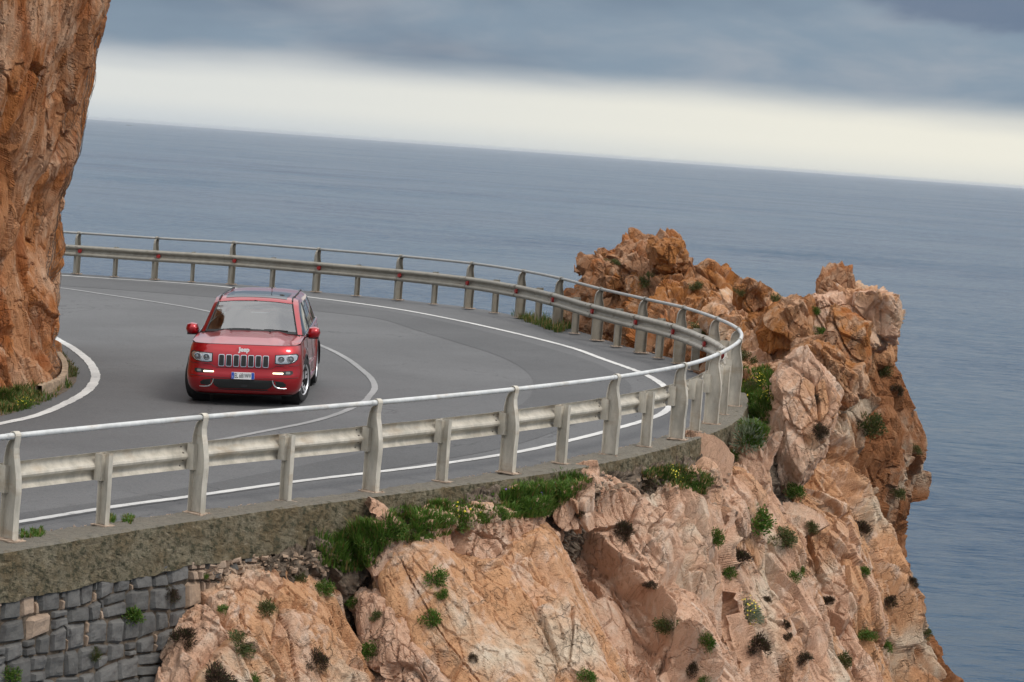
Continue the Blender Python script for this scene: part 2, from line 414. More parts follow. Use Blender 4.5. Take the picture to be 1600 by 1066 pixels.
def water():
    m, t, b = new_mat('sea_water'); tc = N(t, 'ShaderNodeTexCoord'); ob = tc.outputs['Object']
    b.inputs['Base Color'].default_value = (.018, .045, .075, 1); b.inputs['Roughness'].default_value = .16; b.inputs['IOR'].default_value = 1.333
    w1 = noise(t, mapping(t, ob, (.42, 1, 1), rot=(0, 0, R(8))), .55, 7, .62, .4)
    w2 = noise(t, mapping(t, ob, (.5, 1, 1), rot=(0, 0, R(-14))), .075, 6, .6, .3)
    w3 = noise(t, mapping(t, ob, (.35, 1, 1)), .012, 5, .55)
    h = math_node(t, 'ADD', math_node(t, 'MULTIPLY', w1, .75), math_node(t, 'ADD', math_node(t, 'MULTIPLY', w2, 3.2), math_node(t, 'MULTIPLY', w3, 5.0)))
    gust = noise(t, mapping(t, ob, (.4, 1, 1)), .004, 6, .6)
    n = N(t, 'ShaderNodeBump'); n.inputs['Distance'].default_value = 1.0; L(t, h, n.inputs['Height'])
    L(t, maprange(t, gust, .3, .7, .55, 1.0), n.inputs['Strength'])
    # wave slopes of every size down to ripples, so that the far water keeps its texture
    def slopes(scale, sx, det, rg, k, rz):
        q = N(t, 'ShaderNodeTexNoise'); L(t, mapping(t, ob, (sx, 1, 1), rot=(0, 0, R(rz))), q.inputs['Vector']); q.inputs['Scale'].default_value = scale
        q.inputs['Detail'].default_value = det; q.inputs['Roughness'].default_value = rg
        a = N(t, 'ShaderNodeVectorMath', operation='SUBTRACT'); L(t, q.outputs['Color'], a.inputs[0]); a.inputs[1].default_value = (.5, .5, .5)
        m_ = N(t, 'ShaderNodeVectorMath', operation='MULTIPLY'); L(t, a.outputs[0], m_.inputs[0]); m_.inputs[1].default_value = (k * .5, k, 0); return m_.outputs[0]
    acc = n.outputs[0]
    for arg in ((.0035, .75, 12, .84, 2.2, 6), (.35, .65, 5, .7, 1.3, -10)):
        ad = N(t, 'ShaderNodeVectorMath', operation='ADD'); L(t, acc, ad.inputs[0]); L(t, slopes(*arg), ad.inputs[1]); acc = ad.outputs[0]
    nz = N(t, 'ShaderNodeVectorMath', operation='NORMALIZE'); L(t, acc, nz.inputs[0]); L(t, nz.outputs[0], b.inputs['Normal'])
    c = mixc(t, maprange(t, gust, .35, .65), (.003, .033, .078), (.008, .050, .100)); L(t, c, b.inputs['Base Color'])
    return m
M_SEA = water()

# ------------------------------------------------------------------ sea
ang = np.linspace(0, 2 * math.pi, 65); rad = [0.5, 60, 200, 600, 2000, 6000, 20000, 60000]
V = np.array([[[r * math.cos(a), r * math.sin(a), SEA] for a in ang] for r in rad])
sea = grid_obj('sea', V[:, ::-1], M_SEA); tag(sea, kind='structure')
sea.name = 'water'

# ------------------------------------------------------------------ road
POST_PX = [(-400, 409), (-270, 412.5), (-142, 417), (-10, 420.5), (118.7, 429.3), (240.3, 438), (360.3, 445.6), (493, 457.5), (621.3, 470), (732.2, 483.4), (813, 498), (872, 513),
           (933.7, 533.5), (1002, 553), (1062.3, 570), (1114, 592), (1147, 614), (1148.5, 637), (1115, 665), (1062, 689), (957.6, 714.5), (798, 742),
           (585, 772), (313, 806), (20, 848), (-300, 898)]
PB_ = np.array([G(*p) for p in POST_PX]); PB_ = np.concatenate([PB_] + [PB_[-1:] + (PB_[-1:] - PB_[-2:-1]) * k for k in (1, 2, 3)])
def offset(path, d):             # d > 0 : away from the road
    p = np.array(path, float); t = np.gradient(p, axis=0); n = np.stack([-t[:, 1], t[:, 0]], 1)
    n /= np.linalg.norm(n, axis=1, keepdims=True)
    c = np.array([-4.0, 42.0]) * K
    o = p.copy(); o[:, :2] += n * d; return o
# orientation check: walking far-left -> tip -> near-left the outside is on the left hand
pp = resample(cr(PB_, 6), .3)
on_road = lambda P3, dz=0: np.stack([P3[:, 0], P3[:, 1], roadz(P3[:, 0], P3[:, 1]) + dz], 1)
pp = on_road(pp)
rng = np.random.RandomState(4)
jag = np.array([fbm(np.array([[i * .35, 0, 0]]), 3, 9)[0] for i in range(len(pp))])
edge = pp.copy(); tt = np.gradient(edge[:, :2], axis=0); nn_ = np.stack([-tt[:, 1], tt[:, 0]], 1); nn_ /= np.linalg.norm(nn_, axis=1, keepdims=True)
kfar = np.clip((pp[:, 1] - 44 * K) / 2.0, 0, 1) * (pp[:, 0] < 4.4)
edge[:, :2] += nn_ * (jag * .14 * kfar + .34 * kfar - .12 * (1 - kfar))[:, None]; edge = on_road(edge)
poly = [tuple(p) for p in edge] + [(x, y, roadz(x, y)) for x, y in ((-22, 20), (-40, 30), (-40, 60), (-22, 72))]
nE = len(poly)
vb = poly + [(p[0], p[1], p[2] - .35) for p in poly]
road = mesh_obj('road', vb, [tuple(range(nE))[::-1]] + [(i, (i + 1) % nE, nE + (i + 1) % nE, nE + i) for i in range(nE)], M_ASPH)
bm = bmesh.new(); bm.from_mesh(road.data); bmesh.ops.recalc_face_normals(bm, faces=bm.faces); bm.to_mesh(road.data); bm.free()
tag(road, kind='structure')

def strip(name, px, w, mat, dz, wob=0.0):
    c = resample(cr([G(*p) for p in px], 8), .12); c = on_road(c, dz)
    t = np.gradient(c, axis=0); n = np.stack([-t[:, 1], t[:, 0]], 1); n /= np.linalg.norm(n, axis=1, keepdims=True)
    jw = 1 + .06 * rng.randn(len(c)); a = c.copy(); b = c.copy()
    a[:, :2] += n * (w / 2 * jw)[:, None]; b[:, :2] -= n * (w / 2 * jw)[:, None]
    o = grid_obj(name, np.stack([on_road(a, dz), on_road(b, dz)]), mat); 
    if o.data.polygons[0].normal.z < 0: o.data.flip_normals()
    return tag(o, kind='structure')
inner_b = [(-60, 442), (79, 446), (263, 459), (400, 472), (484, 485), (587.5, 497.5), (650, 516), (712.5, 535), (775, 555), (815.6, 575.6), (833, 597.5), (819, 629), (740, 662), (600, 700), (400, 742), (200, 778), (0, 806), (-200, 836), (-900, 941)]
outer_b = [(-60, 427), (79, 432), (263, 444), (400, 457), (484, 469), (634, 491), (790, 526), (912, 561), (957, 581), (982, 598), (984, 614), (950, 640), (880, 670), (783, 701), (603, 733), (400, 765), (174, 797), (0, 826), (-200, 856), (-900, 961)]
ia = resample(cr([G(*p) for p in inner_b], 8), .25); oa = cr([G(*p) for p in outer_b], 8)
s = np.linspace(0, 1, 300)
def par(a):
    q = np.r_[0, np.cumsum(np.linalg.norm(np.diff(a, axis=0), axis=1))]; q /= q[-1]
    return np.stack([np.interp(s, q, a[:, i]) for i in range(3)], 1)
ia, oa = on_road(par(ia), .004), on_road(par(oa), .004)
ring = grid_obj('asphalt_resurfacing', np.stack([ia, oa]), M_ASPH2)
if ring.data.polygons[0].normal.z < 0: ring.data.flip_normals()
tag(ring, kind='structure'); ring.name = 'road_patch'
strip('edge_line', pairs([-400, 412, -150, 419.5, -40, 422, 79, 429.5, 168, 435.5, 263, 441.5, 349, 448.5, 478, 464, 556, 474, 634, 485.6, 712.5, 500.6, 790.6, 517.8, 853, 533, 900, 546, 940.7, 561, 997, 581, 1022, 593, 1040, 606, 1050, 620, 1048, 634, 1034, 647, 1005.5, 658, 969, 668.5, 912.6, 683.5, 814, 706, 681.5, 726.6, 597, 737.3, 456, 754, 295.6, 776.7, 174.5, 793, 39.4, 814.7, -100, 836, -300, 866, -900, 956]), .135, M_LINE, .008)
strip('centre_line', pairs([-100, 427, 79, 448.2, 168, 461, 257, 474.5, 320, 485.8, 420, 510, 502.5, 541, 540.6, 560, 565.6, 578.7, 580, 592, 585.5, 607, 576, 621, 569, 627.6, 535, 644.5, 484.5, 660, 400, 676.8, 332, 690, 200, 712, 0, 742, -200, 770, -900, 875]), .115, M_LINE2, .008)
strip('inner_line', pairs([60, 512, 89, 530.4, 113, 544, 136.6, 563, 148, 581, 148, 595, 134, 613, 98, 633, 56, 650, 0, 662.7, -100, 683, -300, 718, -900, 835]), .16, M_LINE, .008)

# solid headland under the road, down to the sea
core = offset(pp, -.9); cpoly = [(p[0], p[1]) for p in core[::6]] + [(-22, 22), (-40, 30), (-40, 60), (-22, 72)]
nC = len(cpoly); hv = [(x, y, roadz(x, y) - .36) for x, y in cpoly] + [(x, y, SEA - 2) for x, y in cpoly]
hl = mesh_obj('headland', hv, [tuple(range(nC))[::-1]] + [(i, (i + 1) % nC, nC + (i + 1) % nC, nC + i) for i in range(nC)], M_PINK)
bm = bmesh.new(); bm.from_mesh(hl.data); bmesh.ops.recalc_face_normals(bm, faces=bm.faces); bm.to_mesh(hl.data); bm.free()
tag(hl, kind='structure')

# ------------------------------------------------------------------ rock masses
def cr_grid(A, ns):
    """Catmull-Rom along axis 0 with ns[i] samples in span i"""
    p = np.concatenate([2 * A[:1] - A[1:2], A, 2 * A[-1:] - A[-2:-1]]); out = []
    for i in range(1, len(p) - 2):
        t = (np.arange(ns[i-1]) / ns[i-1])[:, None, None]
        a, b, c, d = p[i-1][None], p[i][None], p[i+1][None], p[i+2][None]
        out.append(.5 * (2*b + (c - a)*t + (2*a - 5*b + 4*c - d)*t*t + (3*b - a - 3*c + d)*t**3))
    out.append(p[-2][None]); return np.concatenate(out)
def relief(q, amp=(.55, .22, .075, .03), sc=(1.7, .62, .2), st=2.6, seed=0, crack=.06, basis=None, groove=.03, bias=None):
    """q world points -> outward displacement and colour tint"""
    w = q + .07 * np.stack([fbm(q * 1.1, 3, 51), fbm(q * 1.1, 3, 61), fbm(q * 1.1, 3, 71)], 1)
    s0 = w @ (BAS if basis is None else basis); s = s0 / np.array([st, 1, 1])
    h1, e1, c1 = facet(s / sc[0], seed + 1); h2, e2, c2 = facet(s / sc[1], seed + 2); h3, e3, c3 = facet(s / sc[2], seed + 3)
    f1 = fbm(s * 5.0, 4, seed + 5, .6); f0 = fbm(q * .7, 3, seed + 8)
    g = s0 / np.array([st * 3.0, 1, 1]); g1 = 1 - np.abs(fbm(g * 3.6, 3, seed + 21)) * 2; g2 = fbm(g * 13, 3, seed + 25, .6)
    h = amp[0] * (.7 * h1 + .5 * f0) + amp[1] * h2 + amp[2] * h3 + amp[3] * f1 + groove * (.45 * g1 + 1.0 * g2)
    h -= amp[0] * .22 if bias is None else bias
    k = lambda e, w: np.clip(1 - e / w, 0, 1)
    h -= crack * 2.2 * k(e1, .06) + crack * 1.3 * k(e2, .075) * (c2 > .3) + crack * .5 * k(e3, .11) * (c3 > .4)
    tint = .5 + .55 * (c1 - .5) + .35 * (c2 - .5) + .15 * (c3 - .5)
    return h, tint
GRIDS = []
def rock_loft(name, rows, mat, step=1.9, wl=1, wr=1, tuck=1.2, seed=0, tintb=0.0, keep=None, tintf=None, jut=None, dD=0.0, topfade=0, **kw):
    """rows of control points (px, py, metres ahead), top to bottom; sides roll back into the hill"""
    rr = []
    for r in rows:
        r = [(float(p[0]), float(p[1]), p[2] + dD) for p in r]
        if wl: a = r[0]; r = [(a[0] + 14, a[1] + 3, a[2] + tuck * 2.2), (a[0] + 1, a[1], a[2] + tuck * .7)] + r
        if wr: a = r[-1]; r = r + [(a[0] - 1, a[1], a[2] + tuck * .7), (a[0] - 14, a[1] + 3, a[2] + tuck * 2.2)]
        rr.append(r)
    px = np.array(rr); C = np.array([[P(*p) for p in r] for r in rr])
    mpp = C[..., 1].mean() / F
    dl = lambda A, ax: np.linalg.norm(np.diff(A, axis=ax), axis=2)
    nv = np.maximum(3, (dl(C, 0).mean(1) / (mpp * step)).astype(int)); nu = np.maximum(3, (dl(C, 1).mean(0) / (mpp * step)).astype(int))
    S = cr_grid(C, nv); S = cr_grid(S.transpose(1, 0, 2), nu).transpose(1, 0, 2)
    du = np.gradient(S, axis=1); dv = np.gradient(S, axis=0); n = np.cross(dv, du)
    ln = np.linalg.norm(n, axis=2, keepdims=True); n = n / np.maximum(ln, 1e-9)
    if (n[..., 1].mean()) > 0: n = -n
    # smooth the normals so the relief does not fold
    for _ in range(6):
        n[1:-1, 1:-1] = (n[:-2, 1:-1] + n[2:, 1:-1] + n[1:-1, :-2] + n[1:-1, 2:] + n[1:-1, 1:-1]) / 5
    n /= np.maximum(np.linalg.norm(n, axis=2, keepdims=True), 1e-9)
    q = S.reshape(-1, 3); h, tint = relief(q, seed=seed, **kw)
    if jut is not None: h = h + jut(q)
    if topfade:
        rf = np.clip(np.arange(S.shape[0]) / (S.shape[0] * topfade), 0, 1)[:, None] * np.ones((1, S.shape[1])); rf = rf.reshape(-1); h = np.where(h > 0, h * rf, h)
    D = (q + n.reshape(-1, 3) * h[:, None]).reshape(S.shape)
    GRIDS.append((D, n))
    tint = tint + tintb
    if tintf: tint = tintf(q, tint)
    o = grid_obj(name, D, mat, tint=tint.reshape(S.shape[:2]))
    if np.mean([o.data.polygons[i].normal.y for i in range(0, len(o.data.polygons), 997)]) > 0: o.data.flip_normals()
    return tag(o, kind='structure')

# left overhanging cliff beside the inside of the bend
rock_loft('cliff', [
    [(-900, -220, 27.4), (-560, -220, 29.4), (-260, -220, 31), (-90, -220, 33.5), (20, -220, 35.0), (100, -220, 36.5), (185, -220, 38)],
    [(-900, -30, 27.6), (-560, -30, 29.6), (-260, -30, 31.2), (-90, -30, 33.6), (10, -30, 35.2), (80, -30, 36.8), (164, -25, 38.2)],
    [(-900, 90, 28.0), (-560, 90, 30.0), (-260, 90, 31.6), (-95, 90, 33.8), (0, 90, 35.4), (65, 95, 37.0), (131, 90, 38.5)],
    [(-900, 200, 28.4), (-560, 200, 30.4), (-260, 200, 32), (-100, 200, 34.2), (-5, 200, 35.8), (52, 200, 37.6), (113, 190, 38.8)],
    [(-900, 300, 28.9), (-560, 300, 30.9), (-260, 300, 32.5), (-100, 300, 34.6), (-15, 300, 36.6), (36, 300, 38.2), (88, 300, 39.6)],
    [(-900, 400, 29.2), (-560, 400, 31.2), (-260, 400, 32.8), (-100, 400, 34.8), (-15, 400, 36.8), (35, 400, 38.4), (80, 400, 40.0)],
    [(-900, 500, 28.7), (-560, 500, 30.7), (-260, 500, 32.3), (-100, 500, 34.2), (-15, 500, 36.0), (40, 500, 37.8), (80, 500, 39.6)],
    [(-900, 665, 27.8), (-560, 615, 29.8), (-260, 570, 31.4), (-100, 570, 33.4), (-10, 570, 35.2), (44, 568, 37.0), (85, 562, 38.8)],
    [(-900, 795, 27.4), (-560, 745, 29.4), (-260, 700, 31.0), (-110, 668, 32.8), (-20, 645, 34.4), (46, 622, 36.2), (91, 600, 37.9)],
    [(-900, 835, 27.4), (-560, 785, 29.4), (-260, 740, 31.0), (-110, 705, 32.6), (-20, 680, 34.2), (50, 655, 36.0), (98, 632, 37.6)],
], M_BROWN, seed=11, amp=(.48, .16, .05, .016), sc=(2.3, .7, .2), st=4.0, crack=.10, bias=-.02, tuck=2.0, tintb=.05, basis=BAS_V, groove=.03)
# outcrop beyond the far rail
rock_loft('rock_outcrop', [
    [(900, 430, 53), (950, 400, 53), (985, 380, 53), (1040, 375, 52.5), (1075, 400, 52), (1130, 440, 51), (1190, 490, 50)],
    [(914, 432, 53.0), (942, 404, 51.6), (980, 372, 51), (1044, 368, 51), (1076, 394, 50), (1120, 428, 48.5), (1180, 480, 47.5)],
    [(898, 470, 52.9), (930, 440, 51.2), (980, 415, 49.6), (1035, 415, 49.4), (1085, 435, 48.5), (1135, 465, 47), (1200, 510, 46)],
    [(890, 505, 52.9), (930, 490, 51.0), (985, 480, 49.0), (1040, 480, 47.6), (1095, 495, 46.6), (1145, 520, 45.4), (1215, 560, 44)],
    [(890, 535, 53), (930, 540, 50.6), (985, 552, 47.8), (1045, 570, 45.6), (1100, 585, 44), (1150, 600, 42.6), (1225, 640, 41.5)],
    [(884, 600, 50.9), (930, 610, 49.6), (985, 620, 47.8), (1045, 640, 45.6), (1100, 680, 44), (1150, 700, 42.6), (1225, 760, 41)],
], M_ORANGE, seed=21, step=1.7, amp=(.46, .25, .10, .04), sc=(1.5, .6, .22), st=1.8, tuck=1.4, crack=.09, dD=1.3)
# sunlit-side mass between the tip of the bend and the pinnacle, with its undercut right flank
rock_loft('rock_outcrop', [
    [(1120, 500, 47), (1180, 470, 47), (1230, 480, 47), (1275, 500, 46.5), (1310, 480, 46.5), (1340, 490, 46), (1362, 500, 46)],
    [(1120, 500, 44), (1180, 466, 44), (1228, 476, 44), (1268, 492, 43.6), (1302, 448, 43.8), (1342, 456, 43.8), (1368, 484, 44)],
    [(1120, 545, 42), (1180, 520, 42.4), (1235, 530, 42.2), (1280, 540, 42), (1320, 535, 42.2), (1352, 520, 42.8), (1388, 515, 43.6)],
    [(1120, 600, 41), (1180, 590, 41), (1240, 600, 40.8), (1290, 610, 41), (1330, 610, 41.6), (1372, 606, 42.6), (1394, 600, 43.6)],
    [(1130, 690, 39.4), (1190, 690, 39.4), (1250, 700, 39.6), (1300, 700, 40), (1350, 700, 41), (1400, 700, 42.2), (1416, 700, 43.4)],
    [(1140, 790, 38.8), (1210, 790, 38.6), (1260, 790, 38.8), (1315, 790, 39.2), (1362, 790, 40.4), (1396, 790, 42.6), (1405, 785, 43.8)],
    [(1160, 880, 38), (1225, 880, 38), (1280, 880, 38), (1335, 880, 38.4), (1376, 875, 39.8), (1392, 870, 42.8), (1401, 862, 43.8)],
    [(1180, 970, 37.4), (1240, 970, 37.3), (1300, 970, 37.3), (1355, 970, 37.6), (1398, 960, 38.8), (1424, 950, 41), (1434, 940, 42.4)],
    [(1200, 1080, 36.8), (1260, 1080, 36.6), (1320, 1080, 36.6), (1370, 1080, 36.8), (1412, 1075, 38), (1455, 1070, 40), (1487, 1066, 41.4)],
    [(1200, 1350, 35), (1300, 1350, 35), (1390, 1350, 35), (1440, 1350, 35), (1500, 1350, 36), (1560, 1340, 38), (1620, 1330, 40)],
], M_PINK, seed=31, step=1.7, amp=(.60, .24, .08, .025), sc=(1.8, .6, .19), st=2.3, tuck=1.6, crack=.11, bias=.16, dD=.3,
   tintf=lambda q, t: t + .55 * np.clip((q[:, 2] + 2.0) / 2.0, 0, 1) + 1.35 * np.clip((q[:, 0] - 6.32 + .28 * (q[:, 2] + 1)) / .7, 0, 1) * np.clip(1.2 - q[:, 2], 0, 1) - .1)  # right flank: dark rust rock, with the overhang's shade painted into the tint
# near slabs under the wall, each a bed of the cliff
rock_loft('rock_slab', [
    [(1092, 775, 37), (1120, 700, 38.6), (1150, 690, 38.6), (1190, 700, 38.6), (1215, 780, 38), (1240, 850, 37.6)],
    [(1096, 775, 34.0), (1125, 725, 35.6), (1160, 690, 36.2), (1190, 690, 36.6), (1215, 800, 36.4), (1236, 850, 36.4)],
    [(1100, 830, 33.4), (1135, 800, 34.2), (1165, 780, 34.8), (1200, 790, 35.4), (1235, 845, 35.4), (1262, 885, 36)],
    [(1110, 900, 33), (1150, 890, 33.6), (1185, 885, 34.2), (1220, 890, 34.8), (1258, 905, 35.2), (1285, 930, 35.8)],
    [(1130, 980, 32.5), (1175, 975, 33.2), (1212, 975, 33.8), (1250, 975, 34.3), (1285, 985, 34.8), (1312, 1000, 35.4)],
    [(1150, 1080, 32), (1200, 1080, 32.6), (1240, 1080, 33.2), (1280, 1080, 33.7), (1310, 1080, 34.3), (1345, 1080, 34.9)],
    [(1160, 1300, 31), (1230, 1300, 31.6), (1280, 1300, 32.2), (1330, 1300, 32.7), (1380, 1300, 33.3), (1420, 1300, 33.9)],
], M_PINK, seed=41, amp=(.62, .19, .06, .02), sc=(1.7, .5, .17), st=2.8, bias=.18, crack=.10, topfade=.32, tuck=1.2, tintb=-.15)
rock_loft('rock_slab', [
    [(560, 830, 30), (650, 800, 31.2), (760, 790, 32), (840, 775, 32.8), (890, 740, 33), (960, 728, 33.6), (1020, 740, 34.2), (1085, 740, 35)],
    [(560, 850, 27.1), (650, 812, 27.8), (760, 796, 28.8), (840, 780, 29.5), (890, 744, 30.3), (960, 728, 31.3), (1025, 746, 32.1), (1088, 748, 33.4)],
    [(580, 880, 27.0), (670, 850, 27.6), (770, 850, 28.4), (840, 840, 29.1), (900, 815, 30.4), (970, 805, 30.9), (1040, 810, 31.4), (1103, 815, 32.6)],
    [(620, 950, 26.9), (700, 930, 27.5), (790, 930, 28.2), (860, 915, 28.7), (920, 905, 30.0), (990, 900, 30.3), (1060, 900, 30.7), (1130, 900, 31.8)],
    [(660, 1020, 26.8), (740, 1000, 27.4), (820, 1000, 28.2), (890, 990, 28.5), (950, 985, 29.5), (1020, 985, 29.8), (1085, 985, 30.1), (1152, 985, 31.2)],
    [(700, 1090, 26.9), (780, 1085, 27.4), (850, 1080, 27.8), (920, 1080, 28.0), (980, 1080, 28.4), (1050, 1080, 28.9), (1110, 1080, 29.6), (1170, 1080, 30.6)],
    [(760, 1300, 26), (840, 1300, 26.6), (910, 1300, 27), (980, 1300, 27.3), (1040, 1300, 27.6), (1110, 1300, 28), (1170, 1300, 28.5), (1240, 1300, 29.4)],
], M_PINK, seed=51, amp=(.68, .19, .06, .018), sc=(1.75, .5, .16), st=2.8, bias=.26, crack=.10, topfade=.45, tuck=1.0, tintb=-.42)
rock_loft('rock_slab', [
    [(592, 884, 29.0), (622, 846, 29.2), (668, 838, 29.6), (720, 860, 29.8), (765, 862, 29.8), (800, 840, 30), (845, 825, 30.2), (866, 836, 30.4)],
    [(590, 892, 27.2), (622, 852, 27.3), (668, 842, 27.5), (720, 868, 27.8), (765, 868, 27.9), (800, 845, 28.1), (845, 828, 28.4), (868, 842, 28.9)],
    [(602, 940, 26.9), (640, 915, 26.9), (690, 910, 27.0), (740, 915, 27.3), (785, 910, 27.5), (825, 900, 27.6), (865, 885, 27.9), (893, 890, 28.5)],
    [(636, 1000, 26.7), (680, 990, 26.7), (730, 985, 26.8), (775, 985, 27.0), (820, 985, 27.2), (860, 975, 27.3), (905, 960, 27.5), (932, 965, 28.1)],
    [(690, 1085, 26.3), (735, 1085, 26.3), (780, 1080, 26.4), (825, 1080, 26.5), (870, 1080, 26.7), (915, 1075, 26.8), (960, 1070, 27.0), (988, 1072, 27.6)],
    [(770, 1280, 25.6), (830, 1280, 25.6), (880, 1280, 25.7), (930, 1280, 25.8), (980, 1280, 25.9), (1030, 1280, 26), (1070, 1280, 26.2), (1100, 1280, 26.8)],
], M_PINK, seed=61, amp=(.16, .06, .025, .014), sc=(1.9, .6, .17), st=3.6, tuck=1.1, tintb=.30, crack=.05)
rock_loft('rock_slab', [
    [(548, 935, 28), (572, 925, 28), (600, 928, 28.1), (622, 955, 28.2)],
    [(550, 950, 27.0), (572, 930, 26.9), (600, 935, 26.9), (626, 965, 27.2)],
    [(560, 1000, 26.8), (590, 985, 26.6), (625, 985, 26.5), (665, 1010, 26.7)],
    [(572, 1080, 26.5), (620, 1060, 26.2), (670, 1058, 26.1), (718, 1075, 26.3)],
    [(600, 1280, 26), (680, 1280, 25.6), (760, 1280, 25.5), (820, 1280, 25.7)],
], M_PINK, seed=71, amp=(.12, .06, .03, .015), sc=(1.1, .4, .15), st=2.6, tuck=.6, tintb=-.3)
rock_loft('rock_slab', [
    [(292, 950, 27.2), (335, 905, 27.4), (392, 880, 27.5), (450, 868, 27.8), (505, 874, 28.2), (545, 890, 28.4)],
    [(288, 955, 25.7), (335, 912, 25.9), (392, 886, 26.3), (450, 876, 26.7), (505, 882, 27.0), (548, 900, 27.4)],
    [(262, 1005, 25.2), (320, 970, 25.2), (385, 950, 25.5), (445, 940, 25.9), (505, 940, 26.3), (556, 962, 26.9)],
    [(240, 1080, 24.7), (305, 1060, 24.7), (375, 1050, 24.9), (440, 1050, 25.3), (510, 1050, 25.7), (576, 1070, 26.3)],
    [(180, 1280, 23.8), (270, 1280, 23.8), (360, 1280, 24), (450, 1280, 24.4), (540, 1280, 24.8), (630, 1280, 25.4)],
], M_PINK, seed=81, amp=(.30, .10, .04, .018), sc=(1.4, .42, .15), st=2.8, tuck=.7, tintb=.02)
# sloping soil ledge between the wall and the slabs
rock_loft('ground', [
    [(400, 850, 27.6), (450, 845, 28), (540, 815, 29.2), (640, 800, 30.2), (740, 775, 31.2), (840, 752, 32.3), (920, 735, 33.4), (1010, 718, 34.7), (1075, 700, 36), (1130, 680, 38), (1180, 640, 41), (1190, 590, 44)],
    [(400, 868, 26.4), (450, 858, 26.6), (540, 828, 27.3), (640, 798, 28.1), (740, 776, 28.9), (840, 756, 29.9), (920, 740, 30.9), (1010, 728, 32.4), (1085, 722, 34.0), (1150, 704, 36.3), (1205, 670, 39), (1215, 610, 42)],
    [(400, 930, 26.2), (450, 930, 26.4), (540, 920, 27.1), (640, 890, 27.9), (740, 850, 28.7), (840, 830, 29.6), (920, 800, 30.6), (1010, 795, 32.2), (1095, 790, 33.8), (1170, 770, 35.8), (1220, 730, 38.6), (1235, 680, 41)],
    [(400, 1100, 26.4), (450, 1100, 26.9), (560, 1090, 27.9), (660, 1050, 28.9), (760, 1000, 29.7), (860, 960, 30.8), (940, 940, 31.9), (1030, 930, 33), (1110, 930, 34.3), (1180, 900, 36), (1240, 860, 38.4), (1250, 800, 41)],
], M_SOIL, seed=91, step=3.5, amp=(.10, .08, .05, .05), sc=(.8, .3, .12), st=1, wl=0, wr=0)

# boulders --------------------------------------------------------------
def boulder(label, px, py, D, w, h, mat, seed, depth=None, npl=16, rot=0, tint=.5, amp=.05, flat=0, res=44, box=True):
    """angular boulder: convex block cut by planes, then fractured"""
    rs = np.random.RandomState(seed); c = P(px, py, D); s = c[1] / F
    rx, rz = w * s / 2, h * s / 2; ry = (depth or (w * s * .9)) / 2
    nrm = rs.randn(npl, 3); nrm /= np.linalg.norm(nrm, axis=1, keepdims=True); off = rs.uniform(.72, 1.0, npl)
    if box:
        ax6 = np.array([[1, 0, 0], [-1, 0, 0], [0, 0, 1], [0, 0, -1], [0, -1, 0], [0, 1, 0.]]) + rs.uniform(-.42, .42, (6, 3)); ax6 /= np.linalg.norm(ax6, axis=1, keepdims=True)
        nrm = np.concatenate([ax6, nrm[:9]]); off = np.concatenate([rs.uniform(.76, .9, 6), rs.uniform(.82, 1.05, len(nrm) - 6)])
    # cube sphere
    faces = []; V = []
    g = np.linspace(-1, 1, res); a, b = np.meshgrid(g, g)
    for ax in range(3):
        for sg in (-1, 1):
            v = np.zeros((res, res, 3)); v[..., ax] = sg; v[..., (ax + 1) % 3] = np.tan(a * math.pi / 4) * sg; v[..., (ax + 2) % 3] = np.tan(b * math.pi / 4)
            V.append(v.reshape(-1, 3)); k = len(V) - 1
    V = np.concatenate(V); V /= np.linalg.norm(V, axis=1, keepdims=True)
    dots = V @ nrm.T; r = np.min(np.where(dots > .05, off / np.maximum(dots, .05), 9), axis=1); r = np.minimum(r, 1.4)
    q = V * r[:, None] * np.array([rx, ry, rz]) * 1.12
    cr_, sr_ = math.cos(R(rot)), math.sin(R(rot)); q = q @ np.array([[cr_, 0, -sr_], [0, 1, 0], [sr_, 0, cr_]]) + c
    hh, tn = relief(q, amp=(.09, .16, .06, .03) if not flat else (.08, .07, .03, .012), sc=(1.2, .45, .16), st=2.0, seed=seed, crack=.05, groove=.02, bias=0)
    q = q + V * (hh * (amp / .05))[:, None]
    idx = np.arange(6 * res * res).reshape(6, res, res)
    fs = np.stack([idx[:, :-1, :-1], idx[:, :-1, 1:], idx[:, 1:, 1:], idx[:, 1:, :-1]], -1).reshape(-1, 4)
    me = bpy.data.meshes.new('boulder'); me.from_pydata(q.tolist(), [], fs.tolist())
    at = me.attributes.new('tint', 'FLOAT', 'POINT'); at.data.foreach_set('value', (tn + tint - .5).astype(np.float32))
    me.materials.append(mat)
    bm = bmesh.new(); bm.from_mesh(me); bmesh.ops.remove_doubles(bm, verts=bm.verts, dist=.0005); bmesh.ops.recalc_face_normals(bm, faces=bm.faces); bm.to_mesh(me); bm.free()
    o = bpy.data.objects.new('boulder', me); COL.objects.link(o)
    return tag(o, label, 'boulder')
boulder('tall orange brown rock block standing up as the topmost pinnacle of the right outcrop', 1303, 462, 43.6, 50, 70, M_ORANGE, 3, tint=.3, rot=4)
boulder('lumpy pinkish rock shoulder right of the pinnacle block, overhanging the sea', 1352, 498, 43.2, 84, 96, M_PINK, 5, tint=.6, npl=18)
boulder('pale pink rock leaning against the foot of the pinnacle block', 1300, 487, 42.9, 66, 62, M_PINK, 6, tint=.2)
boulder('big rounded orange boulder below the pinnacle, in front of the pink shoulder', 1325, 533, 41.4, 76, 84, M_ORANGE, 7, tint=.6, npl=14)
boulder('small square orange block wedged left of the big rounded boulder', 1271, 552, 41.2, 46, 56, M_ORANGE, 8, tint=.4, npl=8)
boulder('golden orange boulder below the round dark bush on the saddle', 1232, 512, 42.4, 76, 92, M_ORANGE, 9, tint=.75)
